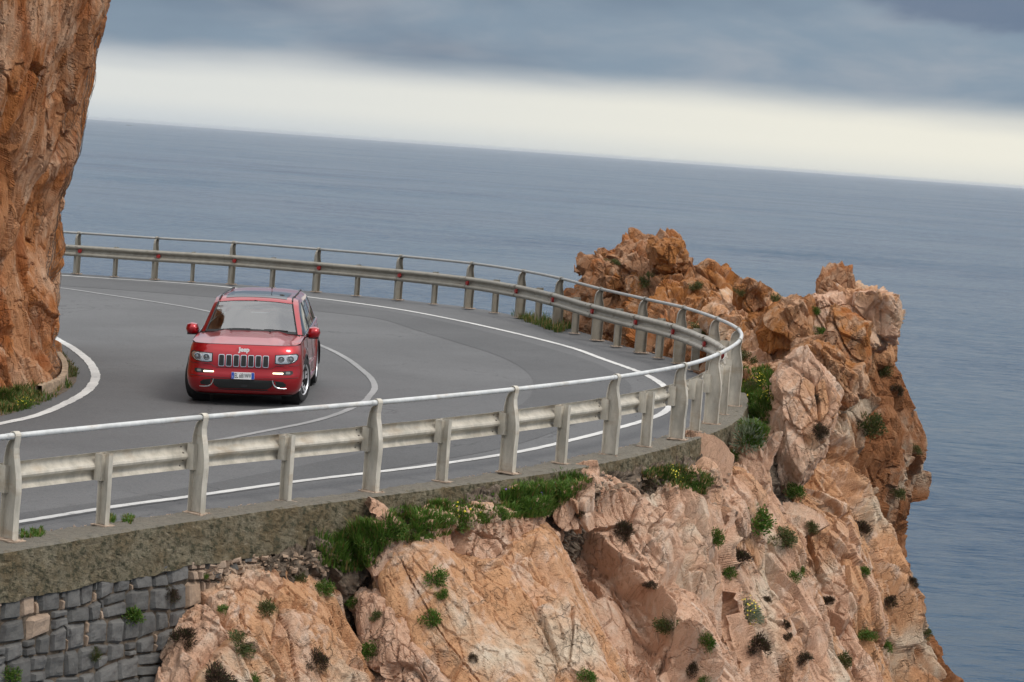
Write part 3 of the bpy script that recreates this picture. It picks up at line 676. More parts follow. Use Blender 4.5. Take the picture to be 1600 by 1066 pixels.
boulder('small brown rock knob left of the round dark bush on the saddle', 1177, 466, 43.6, 48, 44, M_ORANGE, 10, tint=.4)
boulder('cracked orange boulder right behind the tip of the guardrail', 1190, 534, 43.4, 66, 92, M_ORANGE, 12, tint=.8)
boulder('orange brown boulder under the square block, above the big pink slab', 1300, 590, 40.6, 96, 80, M_ORANGE, 13, tint=.55)
boulder('large smooth pink slab of rock leaning beside the tip of the concrete kerb', 1252, 668, 38.5, 92, 190, M_PINK, 24, tint=.2, npl=12, rot=14, flat=1, depth=1.6, amp=.05, res=70)
boulder('pale rock beside the grey green plant at the foot of the pink slab', 1178, 722, 36.0, 64, 92, M_PINK, 16, tint=.2, rot=12, npl=12)
boulder('pale boulder at the top of the near slab, right below the kerb and grass', 893, 790, 29.9, 66, 74, M_PINK, 17, tint=.25)
boulder('jagged crest rock forming the summit of the far outcrop', 1042, 402, 50.4, 50, 48, M_ORANGE, 18, tint=.3)
boulder('brown boulder on the left shoulder of the far outcrop', 950, 438, 51.2, 50, 56, M_ORANGE, 19, tint=.4)

# ------------------------------------------------------------------ concrete edge wall
# outer top edge traced on the road plane, from near left round the tip to the far side
co = [(-900, 1012), (-300, 916), (-150, 892), (0, 868), (201, 833), (399, 803.5), (553, 783), (706, 763), (828, 746.5), (913, 732), (980, 718), (1053, 699), (1110, 680), (1150, 660), (1165, 641), (1166, 619), (1140, 598)]
ci = [(-900, 980), (-300, 887), (-150, 864), (0, 842), (70, 832), (298, 801.5), (459, 782), (566, 771), (681, 754), (784, 737), (941, 707), (1003, 693), (1050, 679), (1090, 664), (1122, 646), (1131, 626), (1112, 602)]
co = resample(cr([G(*p) for p in co], 8), .045); n = len(co)
ci = cr([G(*p) for p in ci], 8); q = np.r_[0, np.cumsum(np.linalg.norm(np.diff(ci, axis=0), axis=1))]; q /= q[-1]
ci = np.stack([np.interp(np.linspace(0, 1, n), q, ci[:, i]) for i in range(3)], 1)
co, ci = on_road(co, .03), on_road(ci, .022)
t = np.gradient(co, axis=0); nrm = np.stack([t[:, 1], -t[:, 0]], 1); nrm /= np.linalg.norm(nrm, axis=1, keepdims=True)
out3 = np.concatenate([nrm, np.zeros((n, 1))], 1)
if np.dot(out3[n // 3], (co - ci)[n // 3]) < 0: out3 = -out3
rowsV = []; rowsN = []
for k in np.linspace(0, 1, 12):                       # top, from road side to outer edge
    rowsV.append(ci + (co - ci) * k - out3 * .015); rowsN.append(np.tile([0, 0, 1.0], (n, 1)))
rowsV[0] = ci - np.array([0, 0, .06])
HW = .52
for k in np.linspace(0, 1, 22):
    p = co.copy(); p[:, 2] -= .012 + HW * k; p += out3 * (.004 + .03 * k); rowsV.append(p); rowsN.append(out3)
p = co - out3 * .35; p[:, 2] -= HW; rowsV.append(p); rowsN.append(out3 * 0)
S = np.array(rowsV); NN = np.array(rowsN); q = S.reshape(-1, 3)
dsp = .030 * fbm(q * 2.2, 4, 3) + .016 * fbm(q * 9, 3, 7, .7) + .010 * vnoise(q * 30, 11)
low = np.clip((np.arange(S.shape[0])[:, None] - 27) / 6, 0, 1) * np.ones((1, n))
S = S + NN * dsp.reshape(S.shape[:2])[..., None]
S[..., 2] += (low * .05 * fbm(q * 3.1, 3, 19).reshape(S.shape[:2]))
cw = grid_obj('concrete_wall', S, M_CONC)
cw.data.flip_normals() if cw.data.polygons[5 * n + 40].normal.z < 0 else None
tag(cw, 'rough mossy concrete edge wall carrying the guardrail posts around the bend', 'concrete wall')

# ------------------------------------------------------------------ masonry below it
mw = empty('stone_wall'); tag(mw, 'dry stone wall of grey blue blocks under the concrete at lower left', 'stone wall')
sel = [i for i in range(n)]
A0 = co[np.argmin(np.linalg.norm(co - G(-170, 895), axis=1))]; 
foot = resample(co[np.argmin(np.linalg.norm(co - G(-450, 940), axis=1)):np.argmin(np.linalg.norm(co - G(440, 798), axis=1))], .05)
fs = np.r_[0, np.cumsum(np.linalg.norm(np.diff(foot[:, :2], axis=0), axis=1))]
ft = np.gradient(foot, axis=0); fn = np.stack([ft[:, 1], -ft[:, 0]], 1); fn /= np.linalg.norm(fn, axis=1, keepdims=True)
if np.dot(fn[5], out3[n // 3][:2]) < 0: fn = -fn
def wallpt(u, z, d):               # u along the wall, z below the concrete foot, d outward
    x = np.interp(u, fs, foot[:, 0]); y = np.interp(u, fs, foot[:, 1]); zz = np.interp(u, fs, foot[:, 2])
    nx, ny = np.interp(u, fs, fn[:, 0]), np.interp(u, fs, fn[:, 1])
    d = d - z * .06
    return (x + nx * d, y + ny * d, zz - .46 + z)
back = np.array([[wallpt(u, z, -.035) for u in np.linspace(0, fs[-1], 60)] for z in np.linspace(.1, -3, 40)])
back += (.02 * fbm(back.reshape(-1, 3) * 8, 3, 4)).reshape(40, 60, 1) * np.array([.6, -.8, 0])
o = grid_obj('mortar_bed', back, M_SOIL, mw)
rs = np.random.RandomState(12)
def wall_stone(quad, dep, mat):
    """quad: 4 corners (u, z) -> rough dressed block with a worn arris"""
    qd = np.array(quad); m = 9; g = np.linspace(0, 1, m); vv = []
    sd_ = rs.uniform(0, 90, 3); tl = rs.uniform(-.025, .025, 2)
    bb, aa = np.meshgrid(g, g, indexing='ij'); a = aa.ravel()[:, None]; b = bb.ravel()[:, None]
    p = qd[0] * (1-a) * (1-b) + qd[1] * a * (1-b) + qd[2] * a * b + qd[3] * (1-a) * b; cen = qd.mean(0)
    e = np.minimum(np.minimum(a, 1-a), np.minimum(b, 1-b))[:, 0]; a, b = a[:, 0], b[:, 0]
    wob = fbm(np.stack([p[:, 0] * 9 + sd_[0], p[:, 1] * 9, 0 * a + sd_[1]], 1), 3, 5); wob2 = fbm(np.stack([p[:, 0] * 9 + sd_[2], p[:, 1] * 9, 0 * a + sd_[0]], 1), 3, 8)
    sc_ = np.where(e == 0, 1 + .16 * wob, 1.0) * np.where(((a == 0) | (a == 1)) & ((b == 0) | (b == 1)), .95, 1.0)
    p = cen + (p - cen) * sc_[:, None]
    d = np.where(e > .2, dep, np.where(e > .1, dep - .004, dep - .020)); d = np.where(e == 0, -.04, d) + (wob2 * .022 + (a - .5) * tl[0] + (b - .5) * tl[1]) * (e > 0)
    vv = [wallpt(p[k, 0], p[k, 1], d[k]) for k in range(len(p))]
    ff = [(j*m + i, j*m + i+1, (j+1)*m + i+1, (j+1)*m + i) for j in range(m-1) for i in range(m-1)]
    o = mesh_obj('stone', vv, ff, mat, mw)
    if o.data.polygons[m * 4].normal.y > 0: o.data.flip_normals()
LEN = fs[-1]
def course(k, u): return -.02 - .245 * k + .035 * math.sin(u * 2.1 + k * 1.9) + .022 * math.sin(u * 5.3 + k * 4.1)
for k in range(9):
    u = rs.uniform(-.2, 0)
    while u < LEN:
        ww = rs.uniform(.20, .40); u1 = u + ww
        if u > 0 and u1 < LEN - .05:
            j = lambda s_=.022: rs.uniform(-s_, s_)
            q4 = [(u +   .006 + j(), course(k + 1, u) +   .006 + j(.012)), (u1 -   .006 + j(), course(k + 1, u1) +   .006 + j(.012)), (u1 -   .006 + j(), course(k, u1) -   .006 + j(.012)), (u +   .006 + j(), course(k, u) -   .006 + j(.012))]
            edge_zone = u > LEN - 1.5
            r_ = rs.rand(); mt = M_STONE2 if (edge_zone and rs.rand() < .75) or rs.rand() < .07 else M_STONE
            q4 = [np.array(p) for p in q4]; dp = rs.uniform(.008, .030)
            if edge_zone and rs.rand() < .7:                # small rubble under the concrete
                mx = [(q4[0] + q4[1]) / 2, (q4[1] + q4[2]) / 2, (q4[2] + q4[3]) / 2, (q4[3] + q4[0]) / 2]; ce = sum(q4) / 4
                for qq in ([q4[0], mx[0], ce, mx[3]], [mx[0], q4[1], mx[1], ce], [ce, mx[1], q4[2], mx[2]], [mx[3], ce, mx[2], q4[3]]):
                    cc = sum(qq) / 4; wall_stone([cc + (p - cc) * .9 for p in qq], rs.uniform(.01, .05), M_STONE2 if rs.rand() < .8 else M_STONE)
            elif r_ < .16:
                f = rs.uniform(.35, .6); a0 = q4[0] + (q4[3] - q4[0]) * f; a1 = q4[1] + (q4[2] - q4[1]) * f
                wall_stone([q4[0], q4[1], a1 - (0, .008), a0 - (0, .008)], dp, mt); wall_stone([a0 + (0, .008), a1 + (0, .008), q4[2], q4[3]], dp * .7, M_STONE)
            elif r_ < .42:                                   # leave a wedge beside a narrower block, filled by chips
                f = rs.uniform(.78, .88); b0 = q4[0] + (q4[1] - q4[0]) * f; b1 = q4[3] + (q4[2] - q4[3]) * f
                wall_stone([q4[0], b0, b1, q4[3]], dp, mt); md0, md1 = (b0 + b1) / 2, (q4[1] + q4[2]) / 2
                wall_stone([b0 + (.01, 0), q4[1], md1 - (0, .01), md0 + (.01, -.01)], dp * .4, M_STONE2); wall_stone([md0 + (.01, .01), md1 + (0, .01), q4[2], b1 + (.01, 0)], dp * .5, M_STONE2 if rs.rand() < .6 else M_STONE)
            else: wall_stone(q4, dp, mt)
        u = u1

# ------------------------------------------------------------------ guardrail
gr = empty('guardrail', tuple(PB_[12])); GINV = Matrix.Translation(-Vector(PB_[12]))
tag(gr, 'grey steel crash barrier with curved posts and round top pipe along the bend', 'guardrail')
def gpart(mb, name, mat, parent=gr, smooth=False):
    mb.v = [tuple(Vector(v) - Vector(PB_[12])) for v in mb.v]; return mb.build(name, mat, parent, smooth)
Hs = 1.1 * K
post_out = []
for i in range(len(PB_)):
    a = PB_[max(i - 1, 0)]; b = PB_[min(i + 1, len(PB_) - 1)]; d = Vector((b[0] - a[0], b[1] - a[1], 0)).normalized()
    o_ = Vector((-d.y, d.x, 0))
    if o_.dot(Vector(PB_[i]) - Vector((-4 * K, 42 * K, 0))) < 0: o_ = -o_
    post_out.append((d, o_))
zb = .03
# side view of a tall post: s towards the road, z up
outerE = [(0, 0), (.0, .30), (-.012, .50), (-.004, .62), (.022, .75), (.050, .86), (.056, .93), (.045, 1.0), (.034, 1.05)]
innerE = [(.215, 0), (.214, .30), (.211, .52), (.207, .70), (.202, .82), (.192, .92), (.168, .98), (.130, 1.02)]
def tall_post(i):
    d, o_ = post_out[i]; B = Vector(PB_[i]) + Vector((0, 0, zb)) + o_ * .07
    s_ = -o_; Z = Vector((0, 0, 1)); mb = MB(); sc = Hs / 1.1
    oe = [(s * sc, z * sc) for s, z in outerE]; ie = [(s * sc, z * sc) for s, z in innerE]
    mb.prism(oe + ie[::-1], B - d * .004, s_, Z, d * .008)
    fw = .075
    def flange(e, w, off):
        p = [B + s_ * s + Z * z for s, z in e]; m = len(p); v = []
        for k, c in enumerate(p):
            tg = (p[min(k+1, m-1)] - p[max(k-1, 0)]).normalized(); nn = tg.cross(d)
            wk = w * (1 if k < m - 3 else .8)
            v += [c - d * .004 - nn * .004, c + d * wk - nn * .004, c + d * wk + nn * .004, c - d * .004 + nn * .004]
        f = []
        for k in range(m - 1):
            for j in range(4): f.append((k*4 + j, k*4 + (j+1) % 4, (k+1)*4 + (j+1) % 4, (k+1)*4 + j))
        f += [(3, 2, 1, 0), tuple((m-1)*4 + j for j in range(4))]
        mb.add(v, f)
    # the outer flange runs on over the pipe as a clamp
    cen = (.080 * sc, 1.05 * sc); rr = .046
    loop = [(cen[0] + rr * math.cos(a), cen[1] + rr * math.sin(a)) for a in np.linspace(R(175), R(-40), 10)]
    flange(oe[:-1] + loop, fw, 0); flange(ie, fw * .8, 0)
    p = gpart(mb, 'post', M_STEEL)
    bp = MB().box(B + s_ * .09 + d * .03 - Z * .0, (.30, .20, .014), Matrix((s_, d, Z)).transposed())
    for a_, c_ in ((-.03, -.04), (.2, -.04), (-.03, .1), (.2, .1)): bp.tube([B + s_ * a_ + d * c_, B + s_ * a_ + d * c_ + Z * .022], .012, 6)
    gpart(bp, 'base_plate', M_RUST, p)
    return B + s_ * cen[0] + Z * cen[1]
tops = [tall_post(i) for i in range(len(PB_))]
# top pipe, one length per bay
tp = cr([tuple(t) for t in tops], 10)
for i in range(len(tops) - 1):
    seg = tp[i * 10:(i + 1) * 10 + 1]; mb = MB().tube(seg, .033, 12)
    if i % 2 == 0: mb.tube([seg[0] * .96 + seg[1] * .04, seg[0] * .4 + seg[1] * .6], .037, 12)
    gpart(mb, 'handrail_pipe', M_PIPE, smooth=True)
# W beam, one length per bay, with splice, spacers, short posts, reflectors
base = cr(PB_, 10); base = on_road(base)
bt = np.gradient(base, axis=0); bn = np.stack([-bt[:, 1], bt[:, 0], 0 * bt[:, 0]], 1); bn /= np.linalg.norm(bn, axis=1, keepdims=True)
for k in range(len(base)):
    if np.dot(bn[k], np.array(post_out[min(len(PB_) - 1, k // 10)][1])) < 0: bn[k] = -bn[k]
BO = .25                                            # beam axis, towards the road from the posts
wz = np.linspace(-.155, .155, 25)
def wprof(z): return .040 * math.cos(z / .155 * 2 * math.pi * 1.0 + math.pi) + .0 if abs(z) < .135 else .040 * math.cos(.135 / .155 * 2 * math.pi + math.pi) - .0 * z
# crests (towards the road) at +-.0775, valley at 0
BK = np.array([(-.155, -.004), (-.142, .010), (-.12, .036), (-.095, .041), (-.07, .034), (-.045, -.004), (-.028, -.034), (0, -.044), (.028, -.034), (.045, -.004), (.07, .034), (.095, .041), (.12, .036), (.142, .010), (.155, -.004)])
prof = [(float(np.interp(z, BK[:, 0], BK[:, 1])), z) for z in wz]
BZ = .60 * K + zb
def beam_pts(k, s, z, extra=0.0):                      # k index in base (float), s towards road
    i0 = int(min(k, len(base) - 1.001)); f = k - i0
    b = base[i0] * (1 - f) + base[i0 + 1] * f; nn = bn[i0] * (1 - f) + bn[i0 + 1] * f
    return b - nn * (BO + s + extra) + np.array([0, 0, BZ + z])
for i in range(len(PB_) - 1):
    mb = MB(); ks = np.linspace(i * 10 - .55, (i + 1) * 10 + .55, 17); ks = np.clip(ks, 0, len(base) - 1.01)
    v = []; m = len(prof)
    for jn, k in enumerate(ks):
        ex = -.012 * (1 - 2 * jn / 16.0)
        for s, z in prof: v.append(beam_pts(k, s, z, ex))
    nb = len(v)
    for jn, k in enumerate(ks):
        ex = -.012 * (1 - 2 * jn / 16.0) - .004
        for s, z in prof: v.append(beam_pts(k, s, z, ex))
    f = [(a*m + b, a*m + b+1, (a+1)*m + b+1, (a+1)*m + b) for a in range(16) for b in range(m-1)]
    f += [tuple(nb + q for q in fc[::-1]) for fc in f]
    f += [(a*m, (a+1)*m, nb + (a+1)*m, nb + a*m) for a in range(16)] + [(a*m + m-1, nb + a*m + m-1, nb + (a+1)*m + m-1, (a+1)*m + m-1) for a in range(16)]
    f += [(b, nb + b, nb + b+1, b+1) for b in range(m-1)] + [(16*m + b, 16*m + b+1, nb + 16*m + b+1, nb + 16*m + b) for b in range(m-1)]
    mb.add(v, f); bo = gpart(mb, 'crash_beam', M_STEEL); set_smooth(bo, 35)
    k0 = (i + 1) * 10
    if k0 < len(base) - 2:
        bb = MB()
        for kk in (-.42, .42):
            for z in (-.115, -.04, .04, .115):
                s = float(np.interp(z, BK[:, 0], BK[:, 1])); a = Vector(beam_pts(k0 + kk, s, z, -.018)); e = Vector(beam_pts(k0 + kk, s, z, .016))
                bb.tube([a, e], .013, 6)
        tag(gpart(bb, 'splice_bolts', M_BOLT, bo), kind='stuff')
        # reflector in the valley on the road side, just past the post
        a = Vector(beam_pts(k0 + .95, .004, 0)); dd = (Vector(beam_pts(k0 + 1.5, 0, 0)) - Vector(beam_pts(k0 + .5, 0, 0))).normalized()
        nn = -Vector(bn[k0]); Z = Vector((0, 0, 1))
        rf = MB().prism([(-.045, -.035), (.03, -.052), (.055, 0), (.03, .052), (-.045, .035)], a + nn * .0, dd, Z, nn * .05)
        gpart(rf, 'reflector', M_REFL, bo)
def spacer(k, parent):
    a = Vector(beam_pts(k, -.03, 0)); nn = -Vector(bn[int(k)]); dd = Vector((-nn.y, nn.x, 0)); Z = Vector((0, 0, 1)); M_ = Matrix((nn, dd, Z)).transposed(); mb = MB()
    L_ = BO - .03 - .19 if False else .11
    c = a - nn * (L_ / 2)
    for s_ in (-.06, .06): mb.box(c + dd * s_, (L_, .006, .30), M_)
    mb.box(c + nn * (L_ / 2 - .006), (.006, .12, .30), M_); mb.box(c - nn * (L_ / 2 - .003), (.006, .12, .30), M_)
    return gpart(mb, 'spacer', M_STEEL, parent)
posts = [o for o in gr.children if o.name.startswith('post')]
for i, p in enumerate(posts):
    spacer(min(i * 10 + .01, len(base) - 2.1), p)
for i in range(len(PB_) - 1):
    if np.linalg.norm(PB_[i] - PB_[i + 1]) < 1.0: continue
    k = i * 10 + 5; B = Vector(base[k]) + Vector((0, 0, zb)); o_ = Vector(bn[k]); d = Vector((o_.y, -o_.x, 0)); s_ = -o_; Z = Vector((0, 0, 1)); B = B - o_ * .0
    mb = MB(); H2 = .76 * K; M_ = Matrix((s_, d, Z)).transposed()
    mb.box(B + s_ * .075 + Z * H2 / 2, (.15, .007, H2), M_)
    mb.box(B + s_ * .0 + d * .028 + Z * H2 / 2, (.007, .062, H2 - .004), M_); mb.box(B + s_ * .15 + d * .028 + Z * H2 / 2, (.007, .062, H2 - .006), M_)
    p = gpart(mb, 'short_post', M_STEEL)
    bp = MB().box(B + s_ * .075 + d * .01, (.24, .17, .012), M_); gpart(bp, 'base_plate', M_RUST, p)
    spacer(k, p)

# ------------------------------------------------------------------ the red off-roader
def car_paint():
    m, t, b = new_mat('deep_cherry_red_paint')
    b.inputs['Base Color'].default_value = (.40, .008, .014, 1); b.inputs['Metallic'].default_value = .6
    b.inputs['Roughness'].default_value = .32; b.inputs['Coat Weight'].default_value = 1.0; b.inputs['Coat Roughness'].default_value = .04
    tc = N(t, 'ShaderNodeTexCoord'); n = noise(t, tc.outputs['Object'], 400, 2)
    L(t, mixc(t, n, (.36, .003, .008), (.44, .005, .012)), b.inputs['Base Color'])
    return m
C_RED = car_paint()
C_BLACK = simple('black_plastic', (.012, .012, .013), .5)
C_MESH = simple('grille_mesh_black', (.010, .011, .011), .6, 0, .5, 260)
C_TYRE = simple('tyre_rubber', (.018, .018, .019), .8, 0, .3, 30)
C_CHROME = simple('chrome', (.75, .75, .76), .14, 1.0)
C_RIM = simple('polished_alloy', (.72, .72, .74), .30, .7)
C_DARKIN = simple('dark_interior', (.03, .03, .032), .8)
C_LAMP = simple('headlamp_reflector', (.62, .64, .66), .22, .75)
C_WHITE = simple('plate_white', (.80, .80, .80), .4)
C_BLUE = simple('plate_blue', (.02, .09, .45), .4)
C_INK = simple('plate_ink', (.01, .01, .012), .5)
C_DRL = emit('daytime_lamp', (1.0, .80, .52), 3.2)
C_GREY = simple('car_grey_trim', (.20, .21, .20), .45)
def glass(name, tintc, alpha, rough=.03):
    m, t, b = new_mat(name); t.nodes.remove(b)
    g = N(t, 'ShaderNodeBsdfGlossy'); g.inputs['Roughness'].default_value = rough; g.inputs['Color'].default_value = (1, 1, 1, 1)
    tr = N(t, 'ShaderNodeBsdfTransparent'); tr.inputs['Color'].default_value = (*tintc, 1)
    fr = N(t, 'ShaderNodeFresnel'); fr.inputs['IOR'].default_value = alpha
    mx = N(t, 'ShaderNodeMixShader'); L(t, fr.outputs[0], mx.inputs[0]); L(t, tr.outputs[0], mx.inputs[1]); L(t, g.outputs[0], mx.inputs[2])
    L(t, mx.outputs[0], t.nodes['Material Output'].inputs[0]); return m
C_GLASS = glass('windscreen_glass', (.45, .52, .50), 2.9)
C_GLASS2 = glass('tinted_side_glass', (.12, .13, .13), 2.4)
C_CLEAR = glass('clear_lamp_lens', (.92, .92, .92), 1.45)

fa = G(303, 625.5); fb = G(466, 627); fc_ = (fa + fb) / 2
car = empty('suv'); tag(car, 'cherry red off-roader with chrome slotted grille driving round the bend towards the viewer', 'car')
YAW = R(-1.0)
car.scale = (.965, .965, .945)
car.location = (fc_[0] + .02, fc_[1], roadz(fc_[0], fc_[1]) + .016)
# local frame: x = car's left, y = backwards, origin between the front wheels
car.rotation_euler = (R(.5), R(-2.1), -YAW)
AX = .94                                            # front axle behind the nose
def cp(name, mb, mat, parent=car, smooth=None):
    mb.v = [(v[0], v[1] - AX, v[2]) for v in mb.v]
    o = mb.build(name, mat, parent); 
    if smooth: set_smooth(o, smooth)
    return o
def lerp(x, xs, ys): return float(np.interp(x, xs, ys))
NZ = [.19, .24, .32, .42, .52, .60, .68, .76, .90, .98, 1.03]
NY = [.13, .055, .02, .0, .005, .03, .035, .045, .075, .11, .16]
NW = [.86, .91, .945, .965, .97, .965, .955, .95, .935, .92, .905]
RD = .50
def yfront(x, z):
    W = lerp(z, NZ, NW); a = min(abs(x) / W, 1.0)
    return lerp(z, NZ, NY) + RD * (1 - (1 - a ** 3.7) ** (1 / 3.7))
def ztop(y): return lerp(y, [0, .5, 1.0, 1.4, 2.4, 3.6, 4.4, 4.85], [1.03, 1.055, 1.085, 1.10, 1.12, 1.15, 1.17, 1.16])
def zbot(y):
    z = lerp(y, [0, .45, 1.5, 3.2, 4.5, 4.85], [.19, .22, .30, .30, .30, .36])
    for c in (AX, AX + 2.915):
        d = abs(y - c)
        if d < .455: z = max(z, .37 + math.sqrt(.455 ** 2 - d * d))
    return z
def wside(y, z):
    f = (z - .3) / .8
    w = lerp(z, [.25, .36, .50, .74, .80, .95, 1.05, 1.14], [.90, .945, .950, .955, .945, .935, .925, .90])
    for c in (AX, AX + 2.915):                       # flared arches
        d = math.hypot(y - c, z - .39); w += .030 * math.exp(-((d - .47) / .075) ** 2)
    if y > 4.3: w -= .10 * ((y - 4.3) / .55) ** 2
    return w
RT = 15; halves = []
ths = np.r_[np.linspace(0, .55, 6), .66, .76, .84, .90, .94, .965, .985, .996]
ys = [y for y in np.r_[.62, .66, np.linspace(.70, 1.18, 13), 1.23, 1.29, 1.34, 1.385, 1.405, 1.5, 1.8, 2.2, 2.6, 3.0, 3.3, 3.39, 3.41, 3.45, np.linspace(3.52, 4.18, 15), 4.25, 4.31, 4.33, 4.4, 4.5, 4.6, 4.7]]
def col_front(th):
    c = []
    for k in range(RT):
        f = k / (RT - 1); z = .19 + (1.03 - .19) * f; x = th * lerp(z, NZ, NW)
        y = yfront(x, z)
        z2 = z + .0 * x; c.append((x, y, z2))
    # lower edge rises into the wheel arch at the corner
    yb = c[0][1]
    if yb > AX - .46:
        zb_ = zbot(min(yb, AX)); c = [(p[0], p[1], max(p[2], zb_ + (p[2] - .19) / .84 * (1.03 - zb_))) for p in c]
    return c
def col_side(y):
    zb_, zt = zbot(y), ztop(y); c = []
    for k in range(RT):
        f = k / (RT - 1); z = zb_ + (zt - zb_) * f; w = wside(y, z)
        bl = max(0, min(1, (y - .58) / .35)); wf = lerp(z, NZ, NW)
        c.append((wf * (1 - bl) + w * bl if y < .93 else w, y + (0 if y > .93 else .0), z))
    return c
cols = [col_front(t_) for t_ in ths] + [col_side(y) for y in ys]
# rear end
for a_ in (.92, .7, .4, 0):
    cols.append([(a_ * wside(4.7, .5 + .5 * k / (RT - 1)), 4.78 + .07 * (1 - a_ ** 2) - .05 * abs(k / (RT - 1) - .35), .36 + (1.16 - .36) * k / (RT - 1)) for k in range(RT)])
full = [[(-x, y, z) for x, y, z in c] for c in cols[:0:-1]] + cols
def grid_faces(nc, nr): return [(i * nr + j, (i + 1) * nr + j, (i + 1) * nr + j + 1, i * nr + j + 1) for i in range(nc - 1) for j in range(nr - 1)]
mb = MB(); mb.add([p for c in full for p in c], grid_faces(len(full), RT))
body = cp('body', mb, C_RED, smooth=38)
# bonnet
top = [c[-1] for c in cols]; edge_f = top[:len(ths)]; ycowl = 1.40
mb = MB(); nu_, nv_ = 29, 16; V = []
for j in range(nv_):
    v = j / (nv_ - 1)
    for i in range(nu_):
        u = -1 + 2 * i / (nu_ - 1); au = abs(u)
        xf = au * .90; yf = yfront(min(xf, .8999), 1.03)
        yc = 1.28 + .12 * au ** 2; xr = au * .905
        y = yf + (yc - yf) * v; x = xf + (xr - xf) * v
        ze = ztop(y)
        z = ze + (.055 + .03 * v) * (1 - au ** 2.4) * min(1, .15 + v * 2.2) - (.012 * (1 - v) if au < 1 else 0)
        z += .020 * math.exp(-((au - .50) / .10) ** 2) * min(1, v * 3) * (1 - .2 * v) - .010 * math.exp(-((au - .72) / .06) ** 2) * min(1, v * 3)
        V.append((math.copysign(x, u) if u else 0, y, z))
mb.add(V, [(j * nu_ + i, j * nu_ + i + 1, (j + 1) * nu_ + i + 1, (j + 1) * nu_ + i) for j in range(nv_ - 1) for i in range(nu_ - 1)])
bonnet = cp('bonnet', mb, C_RED, smooth=60)
# cabin, from cowl to tail: stations of half profiles
ST = [
 [(.925, 1.30, 1.09), (.90, 1.34, 1.105), (.86, 1.37, 1.12), (.825, 1.34, 1.125), (.78, 1.285, 1.13), (.42, 1.237, 1.155), (0, 1.22, 1.165)],
 [(.94, 1.95, 1.11), (.90, 1.97, 1.14), (.715, 2.06, 1.56), (.68, 2.04, 1.605), (.605, 1.985, 1.635), (.33, 1.955, 1.665), (0, 1.94, 1.675)],
 [(.94, 2.60, 1.12), (.90, 2.60, 1.15), (.72, 2.60, 1.605), (.675, 2.60, 1.66), (.60, 2.60, 1.69), (.33, 2.60, 1.715), (0, 2.60, 1.72)],
 [(.93, 3.45, 1.15), (.895, 3.45, 1.175), (.715, 3.45, 1.60), (.67, 3.45, 1.655), (.59, 3.45, 1.69), (.33, 3.45, 1.715), (0, 3.45, 1.72)],
 [(.91, 4.30, 1.17), (.875, 4.30, 1.195), (.70, 4.25, 1.57), (.65, 4.26, 1.615), (.58, 4.30, 1.655), (.33, 4.40, 1.68), (0, 4.42, 1.685)],
 [(.88, 4.74, 1.16), (.84, 4.74, 1.18), (.81, 4.76, 1.20), (.76, 4.79, 1.21), (.68, 4.81, 1.21), (.36, 4.85, 1.21), (0, 4.86, 1.21)]]
ns = [14, 8, 10, 10, 8]
STA = np.array(ST); STA[..., 0] += .028 * (STA[..., 2] > 1.5) * (STA[..., 0] > .5); A = cr_grid(STA, ns)
sub_k = [2, 8, 2, 2, 6, 6]; AT = A.transpose(1, 0, 2); mir = AT[5:6] * np.array([-1, 1, 1])
B = np.concatenate([cr_grid(AT[:5], sub_k[:4])[:-1], cr_grid(np.concatenate([AT[4:], mir]), sub_k[4:] + [6])[:13]]).transpose(1, 0, 2)
B[:, :] = B
nr_, nk = B.shape[:2]; ki = np.cumsum([0] + sub_k)          # k0 belt .. k6 centre
ri = np.cumsum([0] + ns)
def patch(name, i0, i1, k0, k1, sgn, mat, push=0.0, parent=car, both=False):
    """piece of the cabin skin between station rows i0..i1 and profile columns k0..k1"""
    sub_ = B[i0:i1 + 1, k0:k1 + 1].copy()
    if both: m_ = sub_[:, ::-1].copy(); m2 = sub_.copy(); m2[..., 0] *= -1; sub_ = np.concatenate([m_ * 1.0, m2[:, 1:][:, :]], 1) if False else np.concatenate([m2, m_[:, 1:]], 1)
    else: sub_[..., 0] *= sgn
    mb = MB(); a, b = sub_.shape[:2]
    if push:
        du = np.gradient(sub_, axis=1); dv = np.gradient(sub_, axis=0); n = np.cross(du, dv); n /= np.maximum(np.linalg.norm(n, axis=2, keepdims=True), 1e-9)
        c = np.array([0, 3.0, .9]); flip = np.sign(((sub_ - c) * n).sum(2, keepdims=True)); sub_ = sub_ + n * flip * push
    mb.add(sub_.reshape(-1, 3).tolist(), [(i * b + j, i * b + j + 1, (i + 1) * b + j + 1, (i + 1) * b + j) for i in range(a - 1) for j in range(b - 1)])
    return cp(name, mb, mat, parent, smooth=50)
W0, W1 = 1, ns[0] - 1                                # windscreen rows
patch('windscreen', W0, W1, ki[4], nk - 1, 1, C_GLASS, -.006, both=True)
patch('windscreen_frame', 0, W0, ki[4], nk - 1, 1, C_BLACK, both=True)
patch('roof', W1, ri[4], ki[4], nk - 1, 1, C_RED, both=True)
patch('rear_window', ri[4] + 1, ri[5] - 1, ki[4], nk - 1, 1, C_GLASS2, both=True)
patch('tailgate_frame', ri[5] - 1, ri[5], ki[4], nk - 1, 1, C_RED, both=True); patch('tailgate_frame', ri[4], ri[4] + 1, ki[4], nk - 1, 1, C_RED, both=True)
